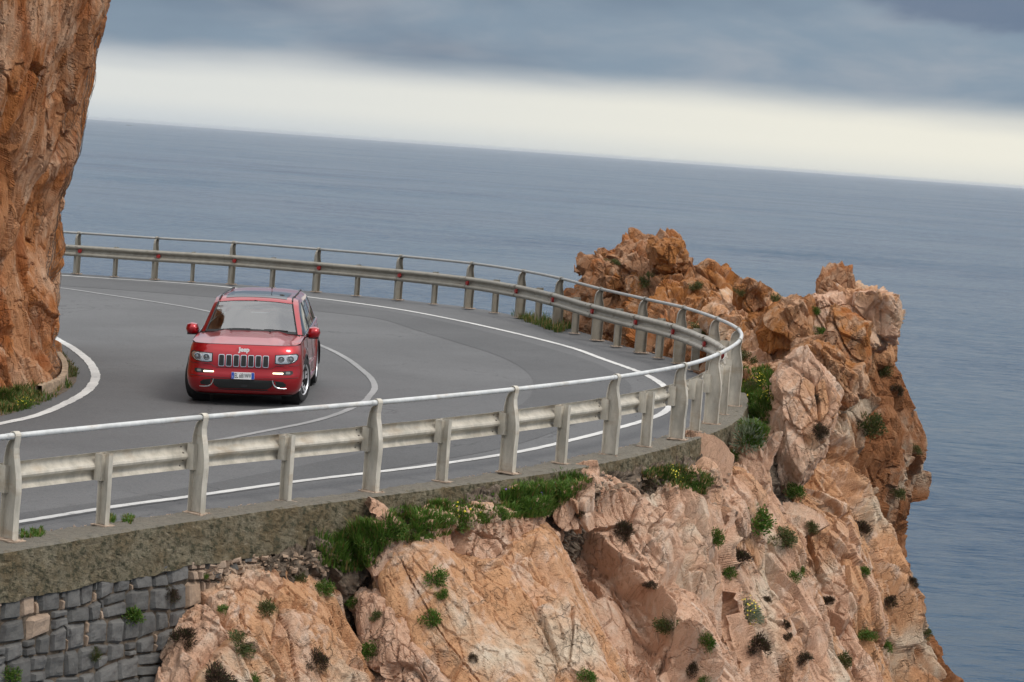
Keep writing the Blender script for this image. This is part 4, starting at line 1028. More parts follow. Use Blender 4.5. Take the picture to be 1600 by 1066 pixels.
for sg in (1, -1):
    patch('windscreen_pillar', 0, W1, ki[2], ki[4], sg, C_RED)
    patch('roof_edge', W1, ri[5], ki[2], ki[4], sg, C_RED)
    patch('window_sill', 0, ri[5], ki[0], ki[1], sg, C_RED)
    patch('mirror_corner', 0, 3, ki[1], ki[2], sg, C_BLACK)
    patch('side_window', 3, ri[1] + 6, ki[1], ki[2], sg, C_GLASS2, -.004)
    patch('door_pillar', ri[1] + 6, ri[2], ki[1], ki[2], sg, C_BLACK)
    patch('side_window', ri[2], ri[3] - 1, ki[1], ki[2], sg, C_GLASS2, -.004)
    patch('door_pillar', ri[3] - 1, ri[3] + 1, ki[1], ki[2], sg, C_RED)
    patch('side_window', ri[3] + 1, ri[4] - 1, ki[1], ki[2], sg, C_GLASS2, -.004)
    patch('door_pillar', ri[4] - 1, ri[5], ki[1], ki[2], sg, C_RED)
    # thin chrome line under the side glass, roof rail, window rubber
    p = [B[i, ki[1]] * np.array([sg, 1, 1]) + np.array([sg * .006, 0, .0]) for i in range(2, ri[4])]
    cp('window_trim', MB().tube(p, .008, 6), C_CHROME)
    p = [B[i, ki[4]] * np.array([sg, 1, 1]) + np.array([0, 0, .012 + .006 * min(1, (i - W1 - 1) / 2, (ri[4] - i) / 2)]) for i in range(W1 + 1, ri[4])]
    cp('roof_rail', MB().tube(p, .012, 8), C_BLACK)
    p = [B[i, ki[4]] * np.array([sg, 1, 1]) + np.array([0, -.004, .004]) for i in range(0, W1 + 1)]
    cp('windscreen_seal', MB().tube(p, .011, 6), C_BLACK)
# sunroof panel, aerial
sr = patch('glass_roof', W1 + 2, ri[3] - 3, ki[4] + 2, nk - 1, 1, glass('glass_roof_pane', (.02, .025, .03), 2.6), .004, both=True)
patch('roof_lining', W1, ri[4], ki[4], nk - 1, 1, C_DARKIN, -.03, both=True)
cp('aerial', MB().tube([(.10, 3.95, 1.70), (.10, 4.0, 1.745)], [.03, .016], 8).tube([(.10, 3.99, 1.735), (.09, 4.05, 1.93)], [.006, .004], 6), C_BLACK)
# interior
mb = MB(); mb.box((0, 1.55, 1.06), (1.66, .62, .12)); mb.box((.36, 1.72, 1.13), (.36, .22, .07)); dash = cp('dashboard', mb, C_DARKIN)
fl = cp('cabin_floor', MB().box((0, 2.9, .56), (1.70, 3.4, .06)), C_DARKIN)
for sx in (.38, -.38):
    s_ = MB(); s_.prism([(-.25, .0), (.25, 0), (.27, .45), (.20, .62), (-.20, .62), (-.27, .45)], (sx, 2.62, .80), (1, 0, 0), (0, .22, .97), (0, .12, 0))
    se = cp('seat', s_, C_GREY); cp('headrest', MB().prism([(-.13, 0), (.13, 0), (.12, .17), (-.12, .17)], (sx, 2.80, 1.42), (1, 0, 0), (0, .15, 1), (0, .09, 0)), C_GREY, se)
cp('rear_seat', MB().box((0, 3.5, 1.0), (1.3, .18, .6)), C_GREY)
th_ = np.linspace(0, 2 * math.pi, 25)
cp('steering_wheel', MB().tube([(.38 + .19 * math.cos(a), 2.0 + .07 * math.sin(a), 1.12 + .17 * math.sin(a)) for a in th_], .015, 6).box((.38, 2.0, 1.12), (.34, .02, .05)), C_BLACK)
cp('interior_mirror', MB().prism([(-.12, -.03), (.12, -.03), (.13, .03), (.08, .05), (-.08, .05), (-.13, .03)], (0, 1.93, 1.56), (1, 0, 0), (0, 0, 1), (0, .03, 0)).tube([(0, 1.93, 1.60), (0, 1.93, 1.66)], .04, 8), C_BLACK)
for a_, b_ in (((-.62, 1.33, 1.165), (-.02, 1.27, 1.205)), ((.02, 1.30, 1.19), (.62, 1.30, 1.185))):
    cp('wiper', MB().tube([a_, ((a_[0] + b_[0]) / 2, (a_[1] + b_[1]) / 2 - .01, (a_[2] + b_[2]) / 2 + .012), b_], .009, 6), C_BLACK)
cp('washer_nozzle', MB().box((-.33, 1.14, 1.185), (.04, .03, .012)), C_BLACK); cp('washer_nozzle', MB().box((.33, 1.14, 1.185), (.04, .03, .012)), C_BLACK)
# fascia pieces: shapes in the (x, z) plane laid on the nose surface
def on_nose(poly, push, thick, sub_d=.05, zoff=0):
    """polygon (x,z) -> shallow slab following the nose"""
    out = []
    for i in range(len(poly)):
        a, b = np.array(poly[i]), np.array(poly[(i + 1) % len(poly)]); m = max(1, int(np.linalg.norm(b - a) / sub_d))
        out += [a + (b - a) * k / m for k in range(m)]
    c = np.mean(out, 0); n = len(out)
    v = [(p[0], yfront(p[0], p[1]) - push, p[1]) for p in out] + [(p[0], yfront(p[0], p[1]) - push + thick, p[1]) for p in out]
    for q_ in (.8, .6, .4, .2): v += [(p[0], yfront(p[0], p[1]) - push, p[1]) for p in [c + (p - c) * q_ for p in out]]
    v += [(c[0], yfront(c[0], c[1]) - push, c[1])]
    lv = [0, 2 * n, 3 * n, 4 * n, 5 * n]
    f = [(a_ + i, a_ + (i + 1) % n, b_ + (i + 1) % n, b_ + i) for a_, b_ in zip(lv[:-1], lv[1:]) for i in range(n)] + [(5 * n + i, 5 * n + (i + 1) % n, 6 * n) for i in range(n)] + [(i, n + i, n + (i + 1) % n, (i + 1) % n) for i in range(n)]
    return v, f
def nose(name, poly, push, thick, mat, parent=car, sg=1, sm=30):
    if sg < 0: poly = [(-x, z) for x, z in poly]
    v, f = on_nose(poly, push, thick); return cp(name, MB().add(v, f), mat, parent, smooth=sm)
def rrect(x0, x1, z0, z1, r=.02, sh=0.0, k=3):
    out = []
    for cx, cz, a0 in ((x1 - r, z1 - r, 0), (x0 + r, z1 - r, 90), (x0 + r, z0 + r, 180), (x1 - r, z0 + r, 270)):
        for i in range(k + 1):
            a = R(a0 + 90 * i / k); out.append((cx + r * math.cos(a), cz + r * math.sin(a)))
    return out
# seven slot grille
for i in range(7):
    x = (i - 3) * .122
    b_ = nose('grille_frame', rrect(x - .050, x + .050, .665, .868, .022), .016, .03, C_CHROME)
    nose('grille_slot', rrect(x - .041, x + .041, .676, .857, .017), .019, .01, C_MESH, b_)
for sg in (1, -1):
    hl_ = [(.515, .735), (.60, .722), (.74, .728), (.835, .755), (.885, .80), (.895, .875), (.86, .905), (.72, .893), (.515, .882)]
    h_ = nose('headlight', hl_, .006, .03, C_BLACK, sg=sg)
    hi = [(.53, .747), (.60, .735), (.735, .741), (.825, .765), (.87, .806), (.878, .865), (.85, .890), (.72, .880), (.53, .870)]
    nose('lamp_housing', hi, .010, .01, C_LAMP, h_, sg=sg)
    for xx, rr in ((.765, .062), (.615, .056)):
        zc = .815; yv = yfront(xx, zc)
        cp('lamp_ring', MB().lathe([(rr, .0), (rr, .03), (rr - .010, .032), (rr - .02, .010), (0, .008)], (sg * xx, yv - .004, zc), (sg * .15, -1, 0), 24), C_CHROME, h_, smooth=30)
        cp('lamp_bulb_lens', MB().lathe([(rr - .022, .008), (rr - .03, .030), (.010, .040), (0, .041)], (sg * xx, yv - .006, zc), (sg * .15, -1, 0), 20), simple('lamp_glass_dark', (.22, .24, .26), .08), h_, smooth=40)
    nose('headlight_lens', hi, .045, .004, C_CLEAR, h_, sg=sg)
    nose('lamp_recess', [(.50, .548), (.78, .545), (.82, .57), (.81, .615), (.76, .618), (.50, .598)], .004, .02, C_BLACK, sg=sg)
    nose('daytime_lamp', [(.49, .564), (.65, .560), (.662, .572), (.655, .585), (.49, .583)], .016, .02, C_DRL, sg=sg)
    nose('fog_lamp', rrect(.70, .775, .562, .605, .018), .012, .01, C_GREY, sg=sg)
    # chrome hockey stick beside the lower intake
    hp = [(.485, .458), (.50, .40), (.525, .355), (.57, .325), (.63, .315), (.72, .315)]
    cp('intake_trim', MB().tube([(sg * x, yfront(x, z) - .016, z) for x, z in hp], [.007, .011, .015, .016, .014, .010], 8), C_CHROME, smooth=50)
    nose('side_intake', [(.54, .35), (.60, .335), (.70, .345), (.715, .385), (.66, .43), (.53, .445)], .003, .02, C_MESH, sg=sg)
    nose('washer_cover', rrect(.66, .75, .665, .70, .012), .005, .01, C_RED, sg=sg)
nose('lower_intake', [(-.53, .455), (.53, .455), (.47, .34), (.40, .295), (-.40, .295), (-.47, .34)], .010, .02, C_MESH)
nose('intake_surround', [(-.40, .284), (.40, .284), (.42, .268), (-.42, .268)], .006, .02, C_BLACK)
cp('tow_sensor', MB().prism(rrect(-.05, .05, -.02, .02, .012), (.02, yfront(0, .345) - .015, .345), (1, 0, 0), (0, 0, 1), (0, .02, 0)), C_BLACK)
cp('chin_spoiler', MB().add(*[(lambda q: (q, [(i, i + 1, i + 1 + len(q) // 2, i + len(q) // 2) for i in range(len(q) // 2 - 1)]))([(x, yfront(x, .2) - .015, .195) for x in np.linspace(-.80, .80, 25)] + [(x, yfront(x, .2) + .05, .165) for x in np.linspace(-.80, .80, 25)])][0]), C_BLACK)
# gap line of the bonnet
cp('bonnet_gap', MB().tube([(x, yfront(x, 1.03) - .0005, 1.026) for x in np.linspace(-.88, .88, 41)], .005, 5), C_BLACK)
for pts_ in ([(-.93, .735), (-.88, .70), (-.54, .695), (-.47, .645), (.47, .645), (.54, .695), (.88, .70), (.93, .735)], [(-.90, .50), (-.6, .485), (-.2, .47), (.2, .47), (.6, .485), (.90, .50)]):
    q_ = resample(pts_, .05); cp('bumper_gap', MB().tube([(x, yfront(x, z) - .0005, z) for x, z in q_], .0045, 5), C_BLACK)
# plate
pl = cp('number_plate', MB().prism(rrect(-.19, .19, -.058, .058, .01), (0, -.030, .520), (1, 0, 0), (0, 0, 1), (0, .02, 0)), C_WHITE)
for sg in (1, -1): cp('blue_band', MB().prism(rrect(-.022, .022, -.055, .055, .006), (sg * .166, -.034, .520), (1, 0, 0), (0, 0, 1), (0, .006, 0)), C_BLUE, pl)
def text(name, s, size, loc, mat, parent, ext=.003, sx=1.0, font_shear=0, bold=0.0):
    cu = bpy.data.curves.new(name, 'FONT'); cu.body = s; cu.size = size; cu.extrude = ext; cu.align_x = 'CENTER'; cu.align_y = 'CENTER'; cu.offset = bold; cu.resolution_u = 4
    to = bpy.data.objects.new(name + '_tmp', cu); COL.objects.link(to); bpy.context.view_layer.update()
    me = bpy.data.meshes.new_from_object(to); bpy.data.objects.remove(to)
    me.materials.clear(); me.materials.append(mat); me.transform(Matrix.Diagonal((sx, 1, 1, 1)))
    me.transform(Matrix.Rotation(R(90), 4, 'X')); me.transform(Matrix.Translation((loc[0], loc[1] - AX, loc[2])))
    o = bpy.data.objects.new(name, me); COL.objects.link(o); o.parent = parent; return o
text('plate_lettering', 'EL 681WV', .112, (.0, -.033, .520), C_INK, pl, sx=.56, bold=-.001)
text('plate_lettering', 'I', .05, (-.166, -.038, .50), C_WHITE, pl)
bg_ = cp('badge', MB().prism([(-.13, -.028), (.13, -.028), (.14, .0), (.12, .028), (-.12, .028), (-.14, 0)], (0, yfront(0, .95) - .006, .945), (1, 0, 0), (0, .35, 1), (0, .012, 0)), C_RED)
text('badge_lettering', 'Jeep', .10, (0, yfront(0, .95) - .016, .952), C_WHITE, bg_, ext=.006, bold=.006)
# mirrors
for sg in (1, -1):
    v = []; f = []
    prof_ = [(.02, .0), (.00, .09), (.03, .175), (.12, .195), (.20, .17), (.225, .09), (.20, .01), (.10, -.015)]
    mb = MB(); nn_p = len(prof_); layers = [(.0, 1.0), (-.05, .97), (-.10, .86), (-.135, .6), (-.145, .2)]
    for dy, sc in layers:
        cx, cz = .115, .09
        for x, z in prof_: v.append((sg * (.93 + cx + (x - cx) * sc), 1.62 + dy, 1.06 + cz + (z - cz) * sc))
    for a in range(len(layers) - 1):
        for b in range(nn_p): f.append((a * nn_p + b, a * nn_p + (b + 1) % nn_p, (a + 1) * nn_p + (b + 1) % nn_p, (a + 1) * nn_p + b))
    f.append(tuple(range(nn_p))); f.append(tuple((len(layers) - 1) * nn_p + b for b in range(nn_p)))
    mr = cp('door_mirror', mb.add(v, f), C_RED, smooth=50)
    cp('mirror_glass', MB().prism([(x * .9 + .012, z * .88 + .01) for x, z in prof_] if sg > 0 else [(-x * .9 - .012, z * .88 + .01) for x, z in prof_], (sg * .93, 1.622, 1.06), (1, 0, 0), (0, 0, 1), (0, .004, 0)), C_CHROME, mr)
    cp('mirror_base', MB().tube([(sg * .90, 1.58, 1.10), (sg * .99, 1.60, 1.085)], [.035, .03], 8).box((sg * 1.04, 1.60, 1.06), (.17, .10, .03)), C_BLACK, mr)
    # door handles, sill, side vent, shut lines, side moulding
    for yy in (2.35, 3.30):
        cp('door_handle', MB().tube([(sg * (wside(yy, .98) + .004), yy, .985), (sg * (wside(yy, .98) + .035), yy + .03, .99), (sg * (wside(yy, .98) + .035), yy + .18, .995), (sg * (wside(yy, .98) + .004), yy + .21, .995)], .014, 8), C_CHROME if False else C_RED)
    for yy in (1.62, 2.66, 3.60):
        cp('door_gap', MB().tube([(sg * (wside(yy, z) - .0005), yy + (.0 if yy < 3.5 else max(0, .62 - z) * -.35), z) for z in np.linspace(.34, 1.11, 14)], .004, 5), C_BLACK)
    cp('side_sill', MB().prism([(0, 0), (.05, -.01), (.055, .06), (.01, .10)], (sg * .905, 1.42, .25), (sg, 0, 0), (0, 0, 1), (0, 1.93, 0)), C_RED)
    cp('fender_vent', MB().prism(rrect(-.09, .09, -.025, .025, .01), (sg * (wside(1.5, .86) + .004), 1.48, .86), (0, 1, 0), (0, 0, 1), (sg * .006, 0, 0)), C_CHROME)
    # side crease
    cp('side_moulding', MB().tube([(sg * (wside(y, .56) + .004), y, .56) for y in np.linspace(1.45, 3.35, 12)], .010, 6), C_RED)
    # tail lamps
    cp('tail_lamp', MB().box((sg * .80, 4.80, 1.02), (.14, .06, .22)), simple('tail_lamp_red', (.5, .02, .02), .2))
# black arch lip, wheel houses, underside
for c in (AX, AX + 2.915):
    for sg in (1, -1):
        cp('wheel_house', MB().lathe([(.50, 0), (.50, .30), (.0, .30)], (sg * .90, c, .40), (-sg, 0, 0), 28), C_BLACK)
        cp('arch_lip', MB().tube([(sg * (wside(c + .452 * math.cos(a), .38 + .452 * math.sin(a)) + .001), c + .452 * math.cos(a), .37 + .452 * math.sin(a)) for a in np.linspace(R(-5), R(185), 25)], .010, 6), C_BLACK)
cp('underside', MB().box((0, 2.4, .36), (1.66, 4.3, .16)), C_BLACK)
# wheels
def wheel(x, y, steer):
    w = MB(); sg = 1 if x > 0 else -1; c = Vector((x, y, .388)); ax = Vector((math.cos(steer) * sg, -math.sin(steer) * sg * (1), 0)).normalized()
    tyre = [(.262, -.135), (.30, -.147), (.350, -.147), (.376, -.135), (.387, -.11), (.388, 0), (.387, .11), (.376, .135), (.350, .147), (.30, .147), (.262, .135)]
    wl = cp('wheel', MB().lathe([(.262, .13), (.268, .142), (.255, .140), (.247, .125)], c, ax, 40), C_RIM, smooth=35)
    cp('rim_barrel', MB().lathe([(.247, .125), (.238, -.12), (.10, -.12), (0, -.12)], c, ax, 40), C_BLACK, wl, smooth=35)
    cp('tyre', MB().lathe(tyre, c, ax, 48), C_TYRE, wl, smooth=35)
    u = Vector((0, 0, 1)); t = ax.cross(u)
    for k in range(10):
        a = 2 * math.pi * (k // 2) / 5 + (.17 if k % 2 else -.17); d = u * math.cos(a) + t * math.sin(a); s = ax.cross(d)
        sp = MB(); p0 = c + ax * .075 + d * .045; p1 = c + ax * .120 + d * .25
        v = [p0 - s * .022, p0 + s * .022, p1 + s * .026, p1 - s * .026]; v = v + [q - ax * .045 for q in v]
        cp('spoke', sp.add(v, [(0, 1, 2, 3), (7, 6, 5, 4), (0, 4, 5, 1), (1, 5, 6, 2), (2, 6, 7, 3), (3, 7, 4, 0)]), C_RIM, wl)
    cp('hub_cap', MB().lathe([(.06, .05), (.055, .095), (.03, .10), (0, .10)], c, ax, 20), C_RIM, wl, smooth=35)
    cp('brake_disc', MB().lathe([(.18, -.01), (.18, .01), (.05, .01)], c, ax, 28), C_BOLT if False else M_BOLT, wl)
wheel(.815, AX, R(12)); wheel(-.815, AX, R(12)); wheel(.815, AX + 2.915, 0); wheel(-.815, AX + 2.915, 0)

# ------------------------------------------------------------------ the driver
def skin_figure(name, joints, bones, mat, loc_parent=None, sub=2):
    me = bpy.data.meshes.new(name); me.from_pydata([j[0] for j in joints], bones, []); o = bpy.data.objects.new(name, me); COL.objects.link(o)
    sk = o.modifiers.new('skin', 'SKIN'); sk.use_smooth_shade = True
    for v, j in zip(me.skin_vertices[0].data, joints): v.radius = (j[1], j[1] * (j[2] if len(j) > 2 else 1)); v.use_root = False
    me.skin_vertices[0].data[0].use_root = True
    s = o.modifiers.new('sub', 'SUBSURF'); s.levels = sub; s.render_levels = sub
    bpy.context.view_layer.update(); dg = bpy.context.evaluated_depsgraph_get(); m2 = bpy.data.meshes.new_from_object(o.evaluated_get(dg)); bpy.data.objects.remove(o)
    m2.materials.clear(); m2.materials.append(mat); m2.polygons.foreach_set('use_smooth', [True] * len(m2.polygons))
    o = bpy.data.objects.new(name, m2); COL.objects.link(o); return o
SKIN = simple('skin', (.50, .30, .22), .6); SHIRT = simple('light_shirt', (.42, .43, .45), .9, 0, .15, 30); HAIR = simple('dark_hair', (.03, .022, .016), .8)
dx_ = .38; yo = 2.50 - AX
J = [((dx_, yo + .02, .86), .15), ((dx_, yo + .04, 1.05), .155), ((dx_, yo + .05, 1.22), .15), ((dx_, yo + .05, 1.33), .075), ((dx_, yo + .03, 1.40), .055), ((dx_, yo - .005, 1.47), .085), ((dx_, yo + .0, 1.555), .088),
     ((dx_ + .19, yo + .04, 1.26), .062), ((dx_ + .25, yo - .10, 1.05), .05), ((dx_ + .17, yo - .36, 1.12), .036), ((dx_ + .13, yo - .42, 1.16), .028),
     ((dx_ - .19, yo + .04, 1.26), .062), ((dx_ - .25, yo - .10, 1.05), .05), ((dx_ - .17, yo - .36, 1.12), .036), ((dx_ - .13, yo - .42, 1.16), .028),
     ((dx_ + .11, yo - .05, .84), .09), ((dx_ + .15, yo - .45, .90), .07), ((dx_ + .15, yo - .70, .66), .05), ((dx_ - .11, yo - .05, .84), .09), ((dx_ - .15, yo - .45, .90), .07), ((dx_ - .15, yo - .70, .66), .05)]
bn_ = [(0, 1), (1, 2), (2, 3), (3, 4), (4, 5), (5, 6), (2, 7), (7, 8), (8, 9), (9, 10), (2, 11), (11, 12), (12, 13), (13, 14), (0, 15), (15, 16), (16, 17), (0, 18), (18, 19), (19, 20)]
man = skin_figure('person', J, bn_, SKIN)
man.location = car.location; man.rotation_euler = car.rotation_euler
tag(man, 'driver in a light shirt holding the steering wheel behind the windscreen of the red car', 'person')
sh = skin_figure('shirt', [(p, r * 1.1) for p, r in J[:4]] + [(p, r * 1.15) for p, r in (J[7], J[8], J[11], J[12])], [(0, 1), (1, 2), (2, 3), (2, 4), (4, 5), (2, 6), (6, 7)], SHIRT); sh.parent = man
mb = MB(); hc = Vector((dx_, yo + .01, 1.53))
for st_ in range(7):
    el = R(-5 + 95 * st_ / 6); rr_ = .105 * math.cos(el)
    for k in range(16):
        a = 2 * math.pi * k / 16; mb.v.append((hc.x + rr_ * math.cos(a) * .88, hc.y + rr_ * math.sin(a) + .012, hc.z + .105 * math.sin(el) + (.03 if math.sin(a) < -.3 and st_ < 2 else 0)))
mb.f += [[s_ * 16 + k, s_ * 16 + (k + 1) % 16, (s_ + 1) * 16 + (k + 1) % 16, (s_ + 1) * 16 + k] for s_ in range(6) for k in range(16)]
mb.build('hair', HAIR, man, True)
fe = MB()
for e in (-.034, .034): fe.box((dx_ + e, yo - .085, 1.515), (.022, .01, .009))
fe.box((dx_, yo - .088, 1.45), (.05, .01, .008)); 
mb = MB().add([(dx_ - .014, yo - .082, 1.475), (dx_ + .014, yo - .082, 1.475), (dx_, yo - .084, 1.52), (dx_, yo - .112, 1.478)], [(0, 1, 3), (1, 2, 3), (2, 0, 3), (0, 2, 1)])
mb.build('nose', SKIN, man); tag(fe.build('facial_features', HAIR, man), kind='stuff')

# ------------------------------------------------------------------ rockfall net over the left cliff
D0, n0 = GRIDS[0]
Sm = D0.copy()
for _ in range(6): Sm[1:-1, 1:-1] = (Sm[:-2, 1:-1] + Sm[2:, 1:-1] + Sm[1:-1, :-2] + Sm[1:-1, 2:]) / 4
sgn_ = 1 if n0[..., 1].mean() < 0 else -1
Sm = Sm + n0 * .03 * sgn_
nr2, nc2 = Sm.shape[:2]; M_WIRE = simple('rusty_net_wire', (.16, .12, .09), .7, .3)
net = MB(); c_lo = int(nc2 * .78)
def wire(pts, r):
    pts = [p for p in pts]
    if len(pts) > 3: net.tube(pts, r, 3, False)
for s0 in range(-nr2, nc2, 9):
    for dg in (1, -1):
        pts = []
        for r_ in range(int(nr2 * .1), nr2 - 40, 4):
            c_ = s0 + r_ // 2 if dg == 1 else s0 + (nr2 - r_) // 2
            if c_lo <= c_ < nc2 - 4: pts.append(Sm[r_, c_])
        wire(pts, .0035)
no = net.build('rockfall_net', M_WIRE); tag(no, 'thin rusty wire mesh draped over the left cliff to catch falling stones', 'rockfall net')
cb = MB(); ccol = min(nc2 - 14, int(nc2 * .93)); pts = [Sm[r_, ccol] for r_ in range(int(nr2 * .08), int(nr2 * .30), 5)]; cb.tube(pts, .012, 6); cb.build('cable', M_WIRE, no)
i_ = min(range(len(pts)), key=lambda k: abs(pts[k][2] - P(152, 38, 38.6)[2])); an = MB().box(pts[i_], (.22, .16, .10)).box(Vector(pts[i_]) - Vector((.12, .05, .03)), (.10, .08, .14)); an.build('anchor_bracket', C_BLACK, no)

# ------------------------------------------------------------------ planter kerb and litter at the cliff foot
kp = resample(cr([G(*p) for p in ((70, 548), (88, 562), (98, 575), (101, 588), (97, 601), (84, 610), (60, 618))], 8), .06); kp = on_road(kp)
kb = MB(); tk = np.gradient(kp, axis=0); nk2 = np.stack([-tk[:, 1], tk[:, 0]], 1); nk2 /= np.linalg.norm(nk2, axis=1, keepdims=True)
V = []
for i in range(len(kp)):
    b_ = kp[i]; w_ = nk2[i] * .05; jz = .012 * math.sin(i * 1.7)
    V.append([(b_[0] - w_[0] * 1.3, b_[1] - w_[1] * 1.3, b_[2] - .05), (b_[0] - w_[0], b_[1] - w_[1], b_[2] + .16 + jz), (b_[0] + w_[0], b_[1] + w_[1], b_[2] + .16 + jz), (b_[0] + w_[0] * 1.3, b_[1] + w_[1] * 1.3, b_[2] - .05)])
ko = grid_obj('kerb', np.array(V), simple('tan_kerb_stone', (.34, .25, .17), .9, 0, .3, 12)); tag(ko, 'low curved tan kerb around the foot of the left cliff', 'kerb')
lp = [G(*p) for p in ((60, 530), (90, 545), (108, 560), (121, 580), (119, 597), (104, 612), (70, 628), (20, 646), (-60, 665), (-60, 560))]
lm = mesh_obj('soil', [(p[0], p[1], roadz(p[0], p[1]) + .004) for p in lp], [tuple(range(len(lp)))], M_SOIL); tag(lm, kind='structure')
if lm.data.polygons[0].normal.z < 0: lm.data.flip_normals()

# ------------------------------------------------------------------ vegetation
def leaf_mat(name, a, b_, dry=None, dryf=.2):
    m, t, b = new_mat(name); g = N(t, 'ShaderNodeNewGeometry'); r = g.outputs['Random Per Island']
    c = mixc(t, r, a, b_)
    if dry: c = mixc(t, maprange(t, math_node(t, 'FRACT', math_node(t, 'MULTIPLY', r, 7.31)), 1 - dryf, 1 - dryf + .02), c, dry)
    L(t, c, b.inputs['Base Color']); b.inputs['Roughness'].default_value = .6; b.inputs['Specular IOR Level'].default_value = .3
    tr = N(t, 'ShaderNodeBsdfTranslucent'); L(t, c, tr.inputs[0]); mx = N(t, 'ShaderNodeMixShader'); mx.inputs[0].default_value = .3
    L(t, b.outputs[0], mx.inputs[1]); L(t, tr.outputs[0], mx.inputs[2]); L(t, mx.outputs[0], t.nodes['Material Output'].inputs[0]); return m
V_GREEN = leaf_mat('fresh_green_leaves', (.05, .12, .014), (.13, .21, .035), (.20, .15, .05), .12)
V_OLIVE = leaf_mat('olive_leaves', (.06, .085, .025), (.13, .14, .045), (.17, .11, .05), .15)
V_DRY = leaf_mat('dry_brown_twigs', (.050, .030, .022), (.11, .07, .045), (.05, .07, .02), .2)
V_GREY = leaf_mat('grey_green_leaves', (.16, .20, .12), (.30, .33, .22), (.12, .15, .05), .15)
V_GRASS = leaf_mat('grass_blades', (.04, .085, .015), (.12, .17, .035), (.34, .22, .09), .22)
V_YEL = simple('yellow_petals', (.75, .60, .04), .6); V_PUR = simple('purple_petals', (.20, .10, .45), .6); V_STEM = simple('woody_stem', (.09, .06, .04), .9)
def shrub_mesh(seed, mat, n=420, leaf=.055, spiky=0.0, squash=.85, clumps=14):
    rs = np.random.RandomState(seed); v = []; f = []
    cen = rs.randn(clumps, 3); cen /= np.linalg.norm(cen, axis=1, keepdims=True); cen[:, 2] = abs(cen[:, 2]) * squash - .05; cen *= rs.uniform(.25, .68, (clumps, 1))
    for i in range(n):
        c = cen[rs.randint(clumps)]; d = rs.randn(3); d /= np.linalg.norm(d); p = c + d * rs.uniform(.12, .34); 
        if p[2] < -.08: p[2] *= -.5
        dr = p / (np.linalg.norm(p) + 1e-6) * (.5 + spiky) + rs.randn(3) * (.55 - .4 * spiky) + np.array([0, 0, .25]); dr /= np.linalg.norm(dr)
        s = np.cross(dr, rs.randn(3)); s /= np.linalg.norm(s); l = leaf * rs.uniform(.7, 1.5) * (1 + spiky * 2.2); w = leaf * rs.uniform(.28, .45) * (1 - .5 * spiky)
        k = len(v); v += [p, p + dr * l * .5 + s * w, p + dr * l, p + dr * l * .5 - s * w]; f.append((k, k + 1, k + 2, k + 3))
    me = bpy.data.meshes.new('foliage'); me.from_pydata([tuple(map(float, q)) for q in v], [], f); me.materials.append(mat); return me
SM = {}
for nm_, mat_, spk, n_, lf in (('green', V_GREEN, .15, 1100, .10), ('olive', V_OLIVE, .25, 1200, .09), ('dry', V_DRY, .5, 1500, .085), ('grey', V_GREY, .6, 900, .095)):
    SM[nm_] = [shrub_mesh(100 + k * 7 + len(nm_), mat_, n_, lf, spk, clumps=10 + 3 * k) for k in range(4)]
def stem_mesh():
    mb = MB()
    for k in range(5):
        a = 2.4 * k; mb.tube([(0, 0, -.15), (.10 * math.cos(a), .10 * math.sin(a), .15), (.30 * math.cos(a), .30 * math.sin(a), .42)], [.05, .035, .012], 5, False)
    me = bpy.data.meshes.new('stem'); me.from_pydata(mb.v, [], mb.f); me.materials.append(V_STEM); return me
STEM = stem_mesh()
def flower_mesh(mat, seed, n=45):
    rs = np.random.RandomState(seed); v = []; f = []
    for i in range(n):
        d = rs.randn(3); d[2] = abs(d[2]) + .3; d /= np.linalg.norm(d); p = d * rs.uniform(.72, .98); s = np.cross(d, rs.randn(3)); s /= np.linalg.norm(s); t_ = np.cross(d, s); r = .045
        k = len(v); v += [p + s * r, p + t_ * r, p - s * r, p - t_ * r]; f.append((k, k + 1, k + 2, k + 3))
    me = bpy.data.meshes.new('flowers'); me.from_pydata([tuple(map(float, q)) for q in v], [], f); me.materials.append(mat); return me
FLW = flower_mesh(V_YEL, 5)
bpy.context.view_layer.update(); DG = bpy.context.evaluated_depsgraph_get()
ROCKY = ('rock', 'cliff', 'ground', 'boulder', 'stone', 'mortar', 'soil', 'headland')
ORG = Vector((0, 0, CAMH))
def cast(px, py, ok=ROCKY, depth=8):
    d = Vector(ray(px, py)).normalized(); o = ORG.copy()
    for _ in range(depth):
        hit, loc, nrm, idx, ob, _m = scene.ray_cast(DG, o, d)
        if not hit or loc.y > 120: return None
        if ob.name.startswith(ok): return loc, (nrm if nrm.dot(d) < 0 else -nrm)
        o = loc + d * .02
    return None
rp = random.Random(5)
def shrub(kind, px, py, size, label, tall=1.0, flowers=False, name='shrub', cat='shrub', group=None, pal=None):
    h = cast(px, py + size * .28)
    if h is None: h = cast(px - 6, py + size * .5)
    if h is None: return
    loc, nrm = h; s = size * loc.y / F * .70
    upv = (Vector((0, 0, 1)) * .75 + nrm * .55).normalized()
    q = upv.to_track_quat('Z', 'Y'); root = empty(name, loc - nrm * s * .12); root.rotation_euler = (q @ Quaternion((0, 0, 1), rp.uniform(0, 6.28))).to_euler()
    root.scale = (s * rp.uniform(.9, 1.1), s * rp.uniform(.9, 1.1), s * tall * rp.uniform(.95, 1.1))
    for nm2, me in (('foliage', rp.choice(SM[kind])), ('stem', STEM)) + ((('flowers', FLW),) if flowers else ()):
        o = bpy.data.objects.new(nm2, me); COL.objects.link(o); o.parent = root
        if nm2 == 'flowers': o['kind'] = 'stuff'
    tag(root, label, cat, group)
